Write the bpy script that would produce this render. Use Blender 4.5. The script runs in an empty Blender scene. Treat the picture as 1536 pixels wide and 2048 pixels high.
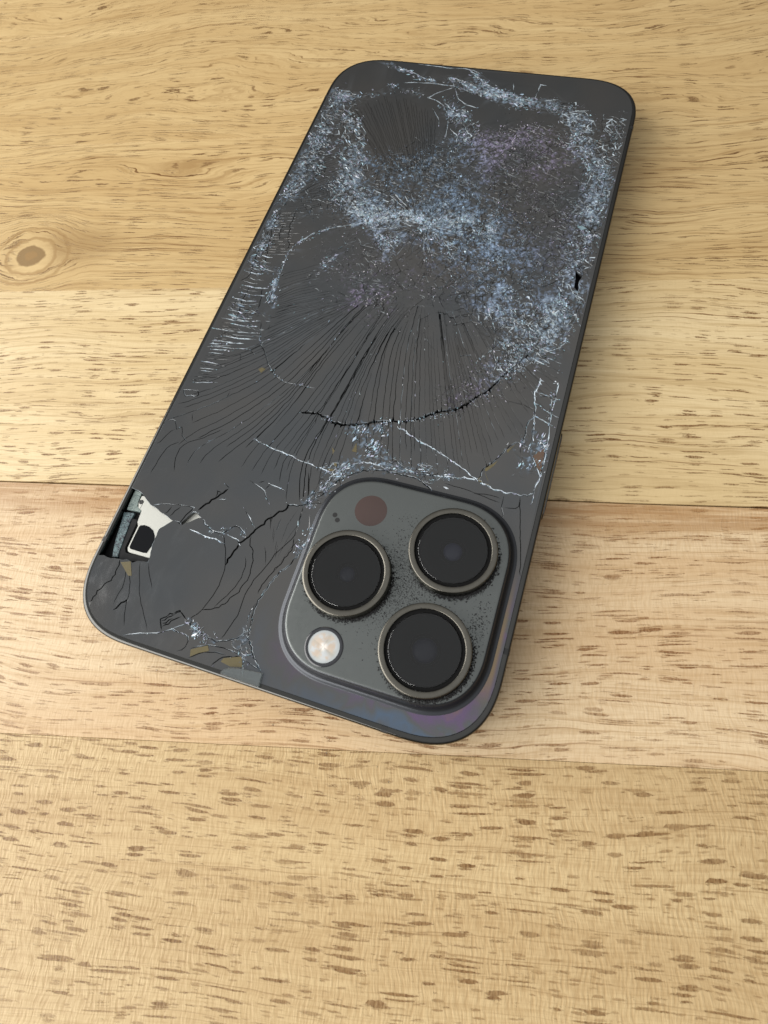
import bpy, bmesh, math, random, json
import numpy as np
from mathutils import Vector, Matrix, geometry
MM = 0.001
S = bpy.context.scene
COL = S.collection
random.seed(7); RNG = np.random.default_rng(7)

# ------------------------------------------------------------------ camera
cam = bpy.data.cameras.new('camera'); camo = bpy.data.objects.new('camera', cam); COL.objects.link(camo)
cam.sensor_fit = 'HORIZONTAL'; cam.sensor_width = 36.0; cam.lens = 26.9154
cam.clip_start = 0.005; cam.clip_end = 20.0
camo.matrix_world = Matrix([[0.948305, -0.245609, 0.200981, 0.029943], [0.300825, 0.897418, -0.322717, -0.071442], [-0.101101, 0.366494, 0.924911, 0.096705], [0.0, 0.0, 0.0, 1.0]])
cam.dof.use_dof = True; cam.dof.focus_distance = 0.112; cam.dof.aperture_fstop = 60.0
S.camera = camo

# ------------------------------------------------------------------ world and light
W = bpy.data.worlds.new('World'); S.world = W; W.use_nodes = True
wt = W.node_tree; wt.nodes.clear()
wo = wt.nodes.new('ShaderNodeOutputWorld'); wb = wt.nodes.new('ShaderNodeBackground'); wt.links.new(wb.outputs[0], wo.inputs[0])
wc = wt.nodes.new('ShaderNodeTexCoord'); wsx = wt.nodes.new('ShaderNodeSeparateXYZ'); wt.links.new(wc.outputs['Generated'], wsx.inputs[0])
wr = wt.nodes.new('ShaderNodeValToRGB'); wt.links.new(wsx.outputs['Z'], wr.inputs[0])
wr.color_ramp.elements[0].position = 0.0; wr.color_ramp.elements[0].color = (0.085, 0.08, 0.07, 1)
wr.color_ramp.elements[1].position = 1.0; wr.color_ramp.elements[1].color = (0.80, 0.81, 0.81, 1)
e = wr.color_ramp.elements.new(0.5); e.color = (0.19, 0.185, 0.175, 1)
e = wr.color_ramp.elements.new(0.73); e.color = (0.52, 0.52, 0.51, 1)
wt.links.new(wr.outputs[0], wb.inputs[0]); wb.inputs[1].default_value = 1.0

def area(name, loc, target, sx, sy, power, color):
    l = bpy.data.lights.new(name, 'AREA'); l.shape = 'RECTANGLE'; l.size = sx; l.size_y = sy; l.energy = power; l.color = color
    o = bpy.data.objects.new(name, l); COL.objects.link(o); o.location = loc
    o.rotation_euler = (Vector(target) - Vector(loc)).to_track_quat('-Z', 'Y').to_euler(); return o
area('window_light', (-0.50, -0.32, 0.39), (0, 0, 0), 1.35, 0.54, 12.6, (1.0, 0.985, 0.95))
S.view_settings.view_transform = 'Standard'; S.view_settings.look = 'None'; S.view_settings.exposure = 0.0; S.view_settings.gamma = 1.0

# ------------------------------------------------------------------ helpers
def tag(o, label=None, cat=None, group=None, kind=None):
    if label: o['label'] = label
    if cat: o['category'] = cat
    if group: o['group'] = group
    if kind: o['kind'] = kind
    return o
def mesh(name, V, F, mat, parent=None, smooth=False, scale=MM, attrs=None):
    me = bpy.data.meshes.new(name)
    V = np.asarray(V, dtype=float) * scale
    me.from_pydata(V.tolist(), [], [list(map(int, f)) for f in F]); 
    mats = mat if isinstance(mat, (list, tuple)) else [mat]
    for m in mats: me.materials.append(m)
    if smooth: me.polygons.foreach_set('use_smooth', [True] * len(me.polygons))
    if attrs is not None:
        a = me.color_attributes.new('tone', 'FLOAT_COLOR', 'POINT'); a.data.foreach_set('color', np.asarray(attrs, dtype=np.float32).ravel())
    me.update()
    o = bpy.data.objects.new(name, me); COL.objects.link(o); o.parent = parent
    return o
def recalc(o):
    bm = bmesh.new(); bm.from_mesh(o.data); bmesh.ops.recalc_face_normals(bm, faces=bm.faces); bm.to_mesh(o.data); bm.free(); return o
def split_angle(o, deg=35):
    me = o.data; me.polygons.foreach_set('use_smooth', [True] * len(me.polygons)); me.set_sharp_from_angle(angle=math.radians(deg)); return o
def rrect(hx, hy, R, n=2.0, k=16, cx=0, cy=0):
    P = []
    for q, (sx, sy) in enumerate(((1, 1), (-1, 1), (-1, -1), (1, -1))):
        for i in range(k + 1):
            a = i / k * math.pi / 2
            if q % 2: a = math.pi / 2 - a
            P.append((cx + sx * (hx - R + R * math.cos(a) ** (2 / n)), cy + sy * (hy - R + R * abs(math.sin(a)) ** (2 / n))))
    return P
def loft(name, loops, mat, parent=None, cap_top=False, cap_bottom=False, smooth_deg=40, closed=True):
    n = len(loops[0]); V = [p for L in loops for p in L]; F = []
    for j in range(len(loops) - 1):
        for i in range(n if closed else n - 1):
            k = (i + 1) % n; F.append((j * n + i, j * n + k, (j + 1) * n + k, (j + 1) * n + i))
    if cap_bottom: F.append(list(range(n))[::-1])
    if cap_top: F.append([(len(loops) - 1) * n + i for i in range(n)])
    o = mesh(name, V, F, mat, parent); recalc(o); return split_angle(o, smooth_deg)
def prism(name, P, z0, z1, mat, parent=None, bev=0.0):
    P = [tuple(p) for p in P]
    loops = [[(x, y, z0) for x, y in P], [(x, y, z1 - bev) for x, y in P]]
    if bev:
        c = np.array(P); n = len(P); L2 = []
        for i in range(n):
            a = c[i] - c[i - 1]; b = c[(i + 1) % n] - c[i]; a /= np.linalg.norm(a) + 1e-9; b /= np.linalg.norm(b) + 1e-9
            t = a + b; t /= np.linalg.norm(t) + 1e-9; nn = np.array([-t[1], t[0]])
            ar = sum(c[j - 1][0] * c[j][1] - c[j][0] * c[j - 1][1] for j in range(n)); nn *= 1 if ar > 0 else -1
            q = c[i] + nn * bev; L2.append((q[0], q[1], z1))
        loops.append(L2)
    return loft(name, loops, mat, parent, True, True, 30)
def lathe(name, prof, cx, cy, mat, parent=None, n=96, cap=True, deg=30):
    loops = [[(cx + r * math.cos(2 * math.pi * i / n), cy + r * math.sin(2 * math.pi * i / n), z) for i in range(n)] for r, z in prof]
    return loft(name, loops, mat, parent, cap, cap, deg)
def pairs(a): return [(a[i], a[i + 1]) for i in range(0, len(a), 2)]

# ------------------------------------------------------------------ node helper
class NT:
    def __init__(s, name):
        s.m = bpy.data.materials.new(name); s.m.use_nodes = True; s.t = s.m.node_tree; s.t.nodes.clear()
        s.out = s.n('ShaderNodeOutputMaterial'); s.b = s.n('ShaderNodeBsdfPrincipled'); s.l(s.b.outputs[0], s.out.inputs[0])
    def n(s, ty, **k):
        nd = s.t.nodes.new(ty)
        for a, v in k.items(): setattr(nd, a, v)
        return nd
    def l(s, a, b): s.t.links.new(a, b)
    def put(s, sock, v):
        if isinstance(v, bpy.types.NodeSocket): s.l(v, sock)
        else: sock.default_value = v
    def M(s, op, a, b=None, c=None, clamp=False):
        nd = s.n('ShaderNodeMath', operation=op, use_clamp=clamp); s.put(nd.inputs[0], a)
        if b is not None: s.put(nd.inputs[1], b)
        if c is not None: s.put(nd.inputs[2], c)
        return nd.outputs[0]
    def xyz(s, x, y, z=0.0):
        nd = s.n('ShaderNodeCombineXYZ'); s.put(nd.inputs[0], x); s.put(nd.inputs[1], y); s.put(nd.inputs[2], z); return nd.outputs[0]
    def sep(s, v):
        nd = s.n('ShaderNodeSeparateXYZ'); s.l(v, nd.inputs[0]); return nd.outputs
    def noise(s, vec, scale=1.0, detail=3.0, rough=0.5, dist=0.0):
        nd = s.n('ShaderNodeTexNoise'); s.l(vec, nd.inputs['Vector']); nd.inputs['Scale'].default_value = scale
        nd.inputs['Detail'].default_value = detail; nd.inputs['Roughness'].default_value = rough; nd.inputs['Distortion'].default_value = dist
        return nd.outputs['Fac']
    def vor(s, vec, scale=1.0, feat='F1', rand=1.0):
        nd = s.n('ShaderNodeTexVoronoi', feature=feat); s.l(vec, nd.inputs['Vector']); nd.inputs['Scale'].default_value = scale; nd.inputs['Randomness'].default_value = rand; return nd
    def ramp(s, v, els, interp='LINEAR'):
        nd = s.n('ShaderNodeValToRGB'); s.put(nd.inputs[0], v); r = nd.color_ramp; r.interpolation = interp
        while len(r.elements) < len(els): r.elements.new(0.5)
        for q, (p, c) in zip(r.elements, els):
            q.position = p; q.color = (c, c, c, 1) if not isinstance(c, tuple) else c + (1,)
        return nd.outputs[0]
    def smooth(s, v, a, b, lo=0.0, hi=1.0):
        nd = s.n('ShaderNodeMapRange', interpolation_type='SMOOTHSTEP'); s.put(nd.inputs[0], v); nd.inputs[1].default_value = a; nd.inputs[2].default_value = b; nd.inputs[3].default_value = lo; nd.inputs[4].default_value = hi; return nd.outputs[0]
    def mix(s, f, a, b, blend='MIX'):
        nd = s.n('ShaderNodeMix', data_type='RGBA', blend_type=blend); s.put(nd.inputs[0], f)
        for k, v in ((6, a), (7, b)):
            if isinstance(v, tuple): v = v + (1,) if len(v) == 3 else v
            s.put(nd.inputs[k], v)
        return nd.outputs[2]
    def obj(s):
        return s.n('ShaderNodeTexCoord').outputs['Object']
    def bump(s, h, strength, dist, prev=None):
        nd = s.n('ShaderNodeBump'); s.l(h, nd.inputs['Height']); nd.inputs['Strength'].default_value = strength; nd.inputs['Distance'].default_value = dist
        if prev is not None: s.l(prev, nd.inputs['Normal'])
        return nd.outputs[0]
    def scale(s, vec, x, y, z=1.0, off=(0, 0, 0)):
        nd = s.n('ShaderNodeMapping'); s.l(vec, nd.inputs[0]); nd.inputs['Scale'].default_value = (x, y, z); nd.inputs['Location'].default_value = off; return nd.outputs[0]
def simple(name, col, rough=0.5, metal=0.0, spec=0.5, coat=0.0, noise=0.0, nscale=2000.0, bump=0.0):
    t = NT(name); b = t.b; b.inputs['Base Color'].default_value = col + (1,); b.inputs['Roughness'].default_value = rough
    b.inputs['Metallic'].default_value = metal; b.inputs['Specular IOR Level'].default_value = spec; b.inputs['Coat Weight'].default_value = coat; b.inputs['Coat Roughness'].default_value = 0.05
    v = t.obj(); nz = t.noise(v, nscale, 4, 0.6)
    if noise:
        t.l(t.mix(t.M('MULTIPLY', nz, noise), col, tuple(c * 0.35 for c in col)), b.inputs['Base Color'])
        t.l(t.M('ADD', rough - 0.08, t.M('MULTIPLY', nz, 0.2)), b.inputs['Roughness'])
    if bump: t.l(t.bump(nz, bump, 0.00005), b.inputs['Normal'])
    return t.m

# ------------------------------------------------------------------ wood
TH = math.radians(13.3)
def wood(name, light, mid, dark, fleck, fl=0.5, flw=0.7, fll=6.0, curl=0.0, knot=None, seed=0.0, streak=0.5, wav=1.0, edge=None):
    t = NT(name); P = t.scale(t.obj(), 1000, 1000, 1000); x, y, z = t.sep(P)
    # slow wandering of the grain
    w1 = t.noise(t.xyz(t.M('MULTIPLY', x, 0.011), t.M('MULTIPLY', y, 0.03), seed), 1, 2, 0.5)
    y2 = t.M('ADD', y, t.M('MULTIPLY', t.M('SUBTRACT', w1, 0.5), 22.0 * wav))
    w2 = t.noise(t.xyz(t.M('MULTIPLY', x, 0.07), t.M('MULTIPLY', y, 0.25), seed + 3), 1, 3, 0.55)
    y2 = t.M('ADD', y2, t.M('MULTIPLY', t.M('SUBTRACT', w2, 0.5), 2.2 * wav))
    kn = None
    if knot:
        ku, kv, kr = knot
        dx = t.M('DIVIDE', t.M('SUBTRACT', x, ku), 1.1); dy = t.M('SUBTRACT', y, kv)
        wob = t.noise(t.xyz(t.M('MULTIPLY', x, 0.12), t.M('MULTIPLY', y, 0.12), 9.0), 1, 2)
        r = t.M('ADD', t.M('SQRT', t.M('ADD', t.M('MULTIPLY', dx, dx), t.M('MULTIPLY', dy, dy))), t.M('ADD', t.M('MULTIPLY', t.M('SUBTRACT', wob, 0.5), 3.0), t.M('MULTIPLY', t.M('SUBTRACT', t.noise(t.xyz(t.M('MULTIPLY', x, 0.6), t.M('MULTIPLY', y, 0.6), 3.0), 1, 2), 0.5), 1.0)))
        kn = t.smooth(r, 4.0, 17.0, 1.0, 0.0)
        flow = t.M('MULTIPLY', dy, t.M('SUBTRACT', 1.0, t.M('MULTIPLY', kn, 0.9)))
        y2 = t.M('ADD', t.M('ADD', flow, t.M('SUBTRACT', y2, y)), kv)
    def st(lx, ly, s, d=3, ro=0.6, di=0.0): return t.noise(t.xyz(t.M('DIVIDE', x, lx), t.M('DIVIDE', y2, ly), seed + s), 1, d, ro, di)
    tone = st(90, 9, 1, 3); fine = st(34, 0.9, 2, 4, 0.65); ff = st(9.0, 0.28, 5, 3, 0.6)
    base = t.mix(t.smooth(tone, 0.36, 0.62), light, mid)
    base = t.mix(t.M('MULTIPLY', t.smooth(fine, 0.46, 0.72), streak), base, dark)
    line = t.smooth(st(38, 0.42, 7, 3, 0.55), 0.60, 0.69)
    base = t.mix(t.M('MULTIPLY', line, min(1.0, 1.3 * streak)), base, fleck)
    base = t.mix(t.M('MULTIPLY', t.smooth(ff, 0.45, 0.8), 0.45), base, dark)
    # pores and flecks: short brown dashes along the grain
    patch = t.smooth(t.noise(t.xyz(t.M('DIVIDE', x, 40), t.M('DIVIDE', y2, 14), seed + 11), 1, 2), 0.36, 0.60, 0.6, 1.0)
    def dash(lx, ly, s, th, soft):
        vn = t.vor(t.xyz(t.M('DIVIDE', x, lx), t.M('DIVIDE', y2, ly), seed + s), 1.0, 'F1', 1.0)
        vs = t.n('ShaderNodeSeparateColor'); t.l(vn.outputs['Color'], vs.inputs[0])
        wig = t.noise(t.xyz(t.M('MULTIPLY', x, 1.5), t.M('MULTIPLY', y, 4.5), seed), 1, 3, 0.75)
        d = t.M('ADD', vn.outputs['Distance'], t.M('MULTIPLY', t.M('SUBTRACT', wig, 0.5), 0.52))
        rad = t.M('MULTIPLY', t.smooth(vs.outputs[0], 1 - th, 1.0, 0.0, 1.0), 0.42)
        m = t.M('MULTIPLY', t.M('SUBTRACT', rad, d), 1.0 / soft, clamp=True)
        return t.M('MULTIPLY', m, t.M('ADD', 0.65, t.M('MULTIPLY', vs.outputs[1], 0.5)), clamp=True)
    f1 = dash(fll, flw * 1.5, 21, 0.62 * fl + 0.1, 0.10); f2 = dash(fll * 2.0, flw * 0.8, 27, 0.6 * fl, 0.11); f3 = dash(fll * 0.62, flw * 0.75, 33, 0.75 * fl, 0.12); f4 = dash(fll * 1.2, flw * 1.1, 39, 0.6 * fl, 0.10); f1 = t.M('MAXIMUM', f1, f4)
    fm = t.M('MULTIPLY', t.M('MAXIMUM', f1, t.M('MAXIMUM', f2, t.M('MULTIPLY', f3, 0.7))), patch)
    ftex = t.noise(t.xyz(t.M('MULTIPLY', x, 3.4), t.M('MULTIPLY', y, 1.2), 2.0), 1, 2)
    col = t.mix(t.M('MULTIPLY', fm, t.smooth(ftex, 0.2, 0.7, 0.62, 1.0)), base, fleck)
    col = t.mix(t.M('MULTIPLY', t.smooth(t.M('MAXIMUM', f2, f1), 0.45, 0.9), t.smooth(ftex, 0.45, 0.75, 0.1, 0.6)), col, tuple(c * 0.4 for c in fleck))
    if edge is not None:   # darker sapwood band along one plank edge
        ev, ew, ec = edge
        en = t.noise(t.xyz(t.M('DIVIDE', x, 26), t.M('DIVIDE', y, 1.3), 5.0), 1, 4, 0.65)
        em = t.M('MULTIPLY', t.smooth(t.M('ABSOLUTE', t.M('SUBTRACT', y, ev)), 0.0, ew, 1.0, 0.0), t.smooth(en, 0.30, 0.60, 0.05, 0.9))
        col = t.mix(em, col, ec)
    if knot:
        rings = t.M('SINE', t.M('MULTIPLY', t.M('POWER', r, 0.8), 3.6))
        km = t.M('MULTIPLY', t.smooth(r, 6.0, 13.0, 1.0, 0.0), t.smooth(rings, 0.2, 1.0, 0.0, 0.8))
        col = t.mix(km, col, dark)
        sx_ = t.M('SUBTRACT', x, ku + 11); sy_ = t.M('SUBTRACT', y, kv + 3.0)
        sh = t.M('ADD', t.M('SQRT', t.M('ADD', t.M('MULTIPLY', t.M('MULTIPLY', sx_, sx_), 0.30), t.M('MULTIPLY', sy_, sy_))), t.M('MULTIPLY', wob, 3.0))
        col = t.mix(t.smooth(sh, 3.0, 11.0, 0.6, 0.0), col, tuple(c * 0.85 for c in dark))
        col = t.mix(t.smooth(r, 3.0, 6.5, 0.75, 0.0), col, tuple(min(1, c * 1.03) for c in light))
        col = t.mix(t.smooth(r, 2.9, 3.5, 0.85, 0.0), col, tuple(c * 0.62 for c in dark))
        col = t.mix(t.smooth(r, 1.2, 1.7, 0.7, 0.0), col, tuple(c * 0.95 for c in dark))
    # cross-grain ripple (curly figure)
    cwave = t.noise(t.xyz(t.M('DIVIDE', t.M('ADD', x, t.M('MULTIPLY', t.noise(t.xyz(t.M('MULTIPLY', x, 0.05), t.M('MULTIPLY', y, 0.12), 4.0), 1, 2), 3.0)), 0.36), t.M('DIVIDE', y, 2.2), 1.0), 1, 2.0, 0.5)
    cs = t.M('MULTIPLY', t.smooth(t.noise(t.xyz(t.M('DIVIDE', x, 50), t.M('DIVIDE', y, 22), seed + 8), 1, 1), 0.25, 0.6, 0.45, 1.0), curl)
    col = t.mix(t.M('MULTIPLY', t.smooth(cwave, 0.62, 0.3), t.M('MULTIPLY', cs, 0.48)), col, dark)
    fib = t.noise(t.xyz(t.M('DIVIDE', x, 1.6), t.M('DIVIDE', y2, 0.12), 6.0), 1, 2, 0.6)
    col = t.mix(t.M('MULTIPLY', fib, 0.16), col, dark)
    big = t.noise(t.xyz(t.M('DIVIDE', x, 70), t.M('DIVIDE', y, 60), seed + 14), 1, 1)
    hs = t.n('ShaderNodeHueSaturation'); t.l(col, hs.inputs['Color']); t.l(t.M('ADD', 0.94, t.M('MULTIPLY', big, 0.12)), hs.inputs['Value'])
    t.l(hs.outputs[0], t.b.inputs['Base Color'])
    t.l(t.M('ADD', 0.25, t.M('MULTIPLY', fine, 0.2)), t.b.inputs['Roughness']); t.b.inputs['Specular IOR Level'].default_value = 0.28
    bp = t.bump(t.M('ADD', t.M('MULTIPLY', fine, 0.6), t.M('MULTIPLY', fib, 0.4)), 0.35, 0.00006)
    bp = t.bump(t.M('MULTIPLY', cwave, cs), 0.9, 0.00011, bp) if curl else bp
    bp = t.bump(t.M('SUBTRACT', 1.0, fm), 0.6, 0.00008, bp)
    t.l(bp, t.b.inputs['Normal'])
    return t.m
A_ = dict(light=(0.615, 0.448, 0.221), mid=(0.542, 0.376, 0.174), dark=(0.329, 0.196, 0.075), fleck=(0.15, 0.068, 0.02))
mats_w = [
 wood('wood_far', **A_, fl=0.45, flw=0.36, fll=5.5, seed=41.0, streak=0.6, wav=1.6),
 wood('wood_knotty', **A_, fl=0.5, flw=0.32, fll=6.0, seed=2.0, streak=0.85, wav=1.0, knot=(-90.4, 24.5, 3)),
 wood('wood_pale', light=(0.724, 0.574, 0.336), mid=(0.641, 0.484, 0.259), dark=(0.387, 0.256, 0.108), fleck=(0.185, 0.082, 0.024), fl=0.6, flw=0.45, fll=4.6, seed=13.0, streak=0.6, wav=0.7, curl=0.15),
 wood('wood_pinkish', light=(0.705, 0.547, 0.35), mid=(0.625, 0.448, 0.264), dark=(0.387, 0.228, 0.092), fleck=(0.19, 0.072, 0.018), fl=0.9, flw=0.48, fll=5.0, seed=23.0, streak=0.45, wav=0.6, curl=0.55, edge=(-36.5, 8.0, (0.33, 0.17, 0.065))),
 wood('wood_curly', light=(0.615, 0.461, 0.25), mid=(0.542, 0.389, 0.203), dark=(0.346, 0.212, 0.088), fleck=(0.165, 0.072, 0.019), fl=1.0, flw=0.6, fll=4.2, seed=33.0, streak=0.35, wav=0.5, curl=1.0),
 wood('wood_near', light=(0.597, 0.439, 0.259), mid=(0.542, 0.376, 0.207), dark=(0.362, 0.216, 0.096), fleck=(0.27, 0.13, 0.045), fl=0.6, flw=0.6, fll=6.0, seed=53.0, streak=0.4, wav=0.6, curl=0.3)]
def rot(u, v): return (u * math.cos(TH) - v * math.sin(TH), u * math.sin(TH) + v * math.cos(TH))
table = tag(bpy.data.objects.new('table_top', None), 'pale wooden table top of glued staves with a knot', None, None, 'structure'); COL.objects.link(table)
# joints between staves, v at u=-100 and at u=+100 (mm)
J = [(420, 420), (335, 335), (290, 290), (246, 246), (202, 202), (158, 158), (110, 110), (62.5, 61.5), (13.6, 14.2), (-34.6, -35.9), (-82.2, -76.0), (-125, -122), (-170, -170), (-215, -215), (-260, -260), (-305, -305)]
pm = [0, 5, 0, 5, 0, 5, 0, 1, 2, 3, 4, 5, 0, 2, 4]
mi = [5, 0, 2, 0, 5, 0, 0, 1, 2, 3, 4, 5, 2, 0, 5]
dz = [0, 0, 0, 0, 0, 0, 0.0, 0.0, 0.02, -0.03, 0.01, 0, 0, 0, 0]
gp = [0.02] * 16; gp[9] = 0.12; gp[8] = 0.015; gp[10] = 0.015
for k in range(len(J) - 1):
    hi, lo = J[k], J[k + 1]; V = []; F = []; n = 60; b = 0.05
    us = np.linspace(-520, 520, n)
    for u in us:
        s = (u + 100) / 200; s = max(-1.0, min(2.0, s)); vh = hi[0] + (hi[1] - hi[0]) * s - gp[k]; vl = lo[0] + (lo[1] - lo[0]) * s + gp[k + 1]
        jw = 0.05 * math.sin(u * 0.21 + k) + 0.04 * math.sin(u * 0.67)
        if k + 1 == 9: vl += max(0.0, 0.35 * math.sin(u * 0.35 + 1.0) - 0.1) * (u < -20)
        if k == 9: vh -= max(0.0, 0.5 * math.sin(u * 0.23 + 2.2) - 0.15) * (u < -20)
        vh += jw * (k == 9); vl += jw * (k == 8)
        for v, z in ((vl, -28), (vl, -b), (vl + b, 0), (vh - b, 0), (vh, -b), (vh, -28)): V.append((u, v, z + dz[k]))
    for i in range(n - 1):
        for j in range(5):
            a = i * 6 + j; F.append((a, a + 6, a + 7, a + 1))
        a = i * 6; F.append((a + 5, a + 11, a + 6, a))
    F.append((0, 1, 2, 3, 4, 5)); a = (n - 1) * 6; F.append((a + 5, a + 4, a + 3, a + 2, a + 1, a))
    o = recalc(mesh('plank', V, F, mats_w[mi[k]], table)); o.rotation_euler.z = TH

# ------------------------------------------------------------------ phone materials
def glass_back(name, extra_rough=0.0):
    t = NT(name); P = t.scale(t.obj(), 1000, 1000, 1000); x, y, z = t.sep(P)
    n1 = t.noise(t.scale(P, 0.06, 0.06, 0.06), 1, 2); n2 = t.noise(t.scale(P, 6, 6, 6), 1, 3, 0.6)
    col = t.mix(t.smooth(n1, 0.3, 0.7), (0.100, 0.106, 0.112), (0.122, 0.119, 0.116))
    # oily interference colours where the laminate lifted round the camera corner
    qx = t.M('MAXIMUM', t.M('SUBTRACT', t.M('ABSOLUTE', t.M('SUBTRACT', x, 16.7)), 12.0), 0.0); qy = t.M('MAXIMUM', t.M('SUBTRACT', t.M('ABSOLUTE', t.M('SUBTRACT', y, -52.0)), 12.6), 0.0)
    d = t.M('SQRT', t.M('ADD', t.M('MULTIPLY', qx, qx), t.M('MULTIPLY', qy, qy)))
    ph = t.M('ADD', t.M('MULTIPLY', d, 0.085), t.M('MULTIPLY', t.noise(t.scale(P, 0.16, 0.16, 0.16), 1, 3, 0.6, 0.8), 0.9))
    film = t.ramp(t.M('FRACT', ph), [(0.0, (0.125, 0.128, 0.13)), (0.18, (0.11, 0.15, 0.21)), (0.34, (0.125, 0.125, 0.125)), (0.5, (0.24, 0.17, 0.10)), (0.64, (0.22, 0.145, 0.13)), (0.8, (0.155, 0.11, 0.19)), (1.0, (0.125, 0.128, 0.13))])
    where = t.M('MULTIPLY', t.smooth(y, -58.0, -68.0), t.smooth(d, 12.0, 6.0))
    where2 = t.M('MULTIPLY', t.smooth(x, 31.5, 33.0), t.smooth(y, -42.0, -56.0))
    where = t.M('MULTIPLY', t.M('MAXIMUM', where, t.M('MULTIPLY', where2, 0.9)), t.smooth(x, 2.0, 20.0, 0.25, 1.0))
    col = t.mix(where, col, film)
    col = t.mix(t.M('MULTIPLY', t.M('MULTIPLY', where2, t.smooth(y, -67.0, -60.0)), t.M('MULTIPLY', t.smooth(x, 34.6, 33.9), 0.85)), col, (0.25, 0.185, 0.10))
    at = t.n('ShaderNodeVertexColor'); at.layer_name = 'tone'; sp = t.n('ShaderNodeSeparateColor'); t.l(at.outputs[0], sp.inputs[0])
    lum = t.M('MAXIMUM', sp.outputs[0], sp.outputs[2]); pw = t.smooth(lum, 0.0, 0.16)
    col = t.mix(pw, col, at.outputs[0]); t.l(col, t.b.inputs['Base Color'])
    t.l(t.M('MULTIPLY', t.M('SUBTRACT', 1.0, pw), 0.8), t.b.inputs['Metallic'])
    sm = t.noise(t.scale(P, 0.22, 0.09, 0.2), 1, 4, 0.65, 1.2); t.l(t.M('ADD', t.M('ADD', 0.05 + extra_rough, t.M('MULTIPLY', t.smooth(sm, 0.42, 0.72), 0.11)), t.M('MULTIPLY', n2, 0.04)), t.b.inputs['Roughness']); t.b.inputs['IOR'].default_value = 1.52
    t.l(t.bump(n2, 0.04, 0.00002), t.b.inputs['Normal'])
    return t.m
M_glass = glass_back('graphite_back_glass'); 
M_plate = simple('camera_plate_glass', (0.150, 0.160, 0.156), 0.28, 0.85, 0.6, 0.0, 0.12, 900)
M_frame = simple('polished_graphite_steel', (0.085, 0.084, 0.08), 0.08, 1.0, 0.5, 0.0, 0.25, 600)
M_band = simple('antenna_plastic', (0.012, 0.012, 0.012), 0.45)
M_black = simple('black_adhesive', (0.004, 0.004, 0.0045), 0.8, spec=0.15)
M_ring = simple('lens_ring_steel', (0.175, 0.165, 0.142), 0.22, 1.0, 0.5, 0, 0.5, 1200)
M_barrel = simple('black_barrel', (0.006, 0.006, 0.006), 0.9, spec=0.15)
M_soot = simple('soot_specks', (0.008, 0.008, 0.009), 0.7)
M_lidar = simple('depth_sensor_window', (0.062, 0.040, 0.036), 0.16, 0, 0.4)
M_white = simple('bare_metal_bracket', (0.50, 0.50, 0.46), 0.38, 0.35, 0.5, 0, 0.12, 300)
M_pad = simple('black_foam_pad', (0.004, 0.0045, 0.006), 0.8, spec=0.12)
M_trim = simple('dark_grey_liner', (0.018, 0.018, 0.019), 0.7, spec=0.2, noise=0.5, nscale=900)
M_screen = simple('screen_glass', (0.005, 0.005, 0.006), 0.08, coat=0.5)
def teal(name, a, b, sc):
    t = NT(name); P = t.scale(t.obj(), 1000, 1000, 1000)
    nz = t.noise(t.scale(P, sc, sc * 1.6, 1), 1, 4, 0.7, 1.5)
    t.l(t.mix(t.smooth(nz, 0.35, 0.66), a, b), t.b.inputs['Base Color']); t.b.inputs['Roughness'].default_value = 0.42
    t.l(t.bump(nz, 0.8, 0.0002), t.b.inputs['Normal']); return t.m
M_foam = teal('grey_green_foam', (0.09, 0.125, 0.12), (0.21, 0.26, 0.24), 0.8)
M_tape = teal('peeling_teal_tape', (0.008, 0.009, 0.02), (0.13, 0.20, 0.21), 1.1)
def splinter_mat():
    t = NT('pulverised_glass'); a = t.n('ShaderNodeVertexColor'); a.layer_name = 'tone'
    t.l(a.outputs[0], t.b.inputs['Base Color']); t.b.inputs['Roughness'].default_value = 0.12; t.b.inputs['IOR'].default_value = 1.52; t.b.inputs['Specular IOR Level'].default_value = 0.9
    return t.m
M_spl = splinter_mat()
def cover_mat(name, tint, refl, haze=0.0):
    t = NT(name); t.t.nodes.remove(t.b); tr = t.n('ShaderNodeBsdfTransparent'); tr.inputs[0].default_value = tint + (1,)
    g = t.n('ShaderNodeBsdfGlossy'); g.inputs['Roughness'].default_value = 0.0; g.inputs[0].default_value = (1, 1, 1, 1)
    if haze:
        df = t.n('ShaderNodeBsdfDiffuse'); df.inputs[0].default_value = (0.55, 0.6, 0.6, 1); m0 = t.n('ShaderNodeMixShader'); m0.inputs[0].default_value = haze; t.l(tr.outputs[0], m0.inputs[1]); t.l(df.outputs[0], m0.inputs[2]); tr = m0
    fr = t.n('ShaderNodeFresnel'); fr.inputs[0].default_value = refl; mx = t.n('ShaderNodeMixShader')
    t.l(fr.outputs[0], mx.inputs[0]); t.l(tr.outputs[0], mx.inputs[1]); t.l(g.outputs[0], mx.inputs[2]); t.l(mx.outputs[0], t.out.inputs[0]); return t.m
M_cover = cover_mat('lens_cover_glass', (0.75, 0.78, 0.8), 1.48)
M_chip = cover_mat('clear_glass_chip', (0.88, 0.91, 0.91), 1.6, 0.07)

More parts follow.
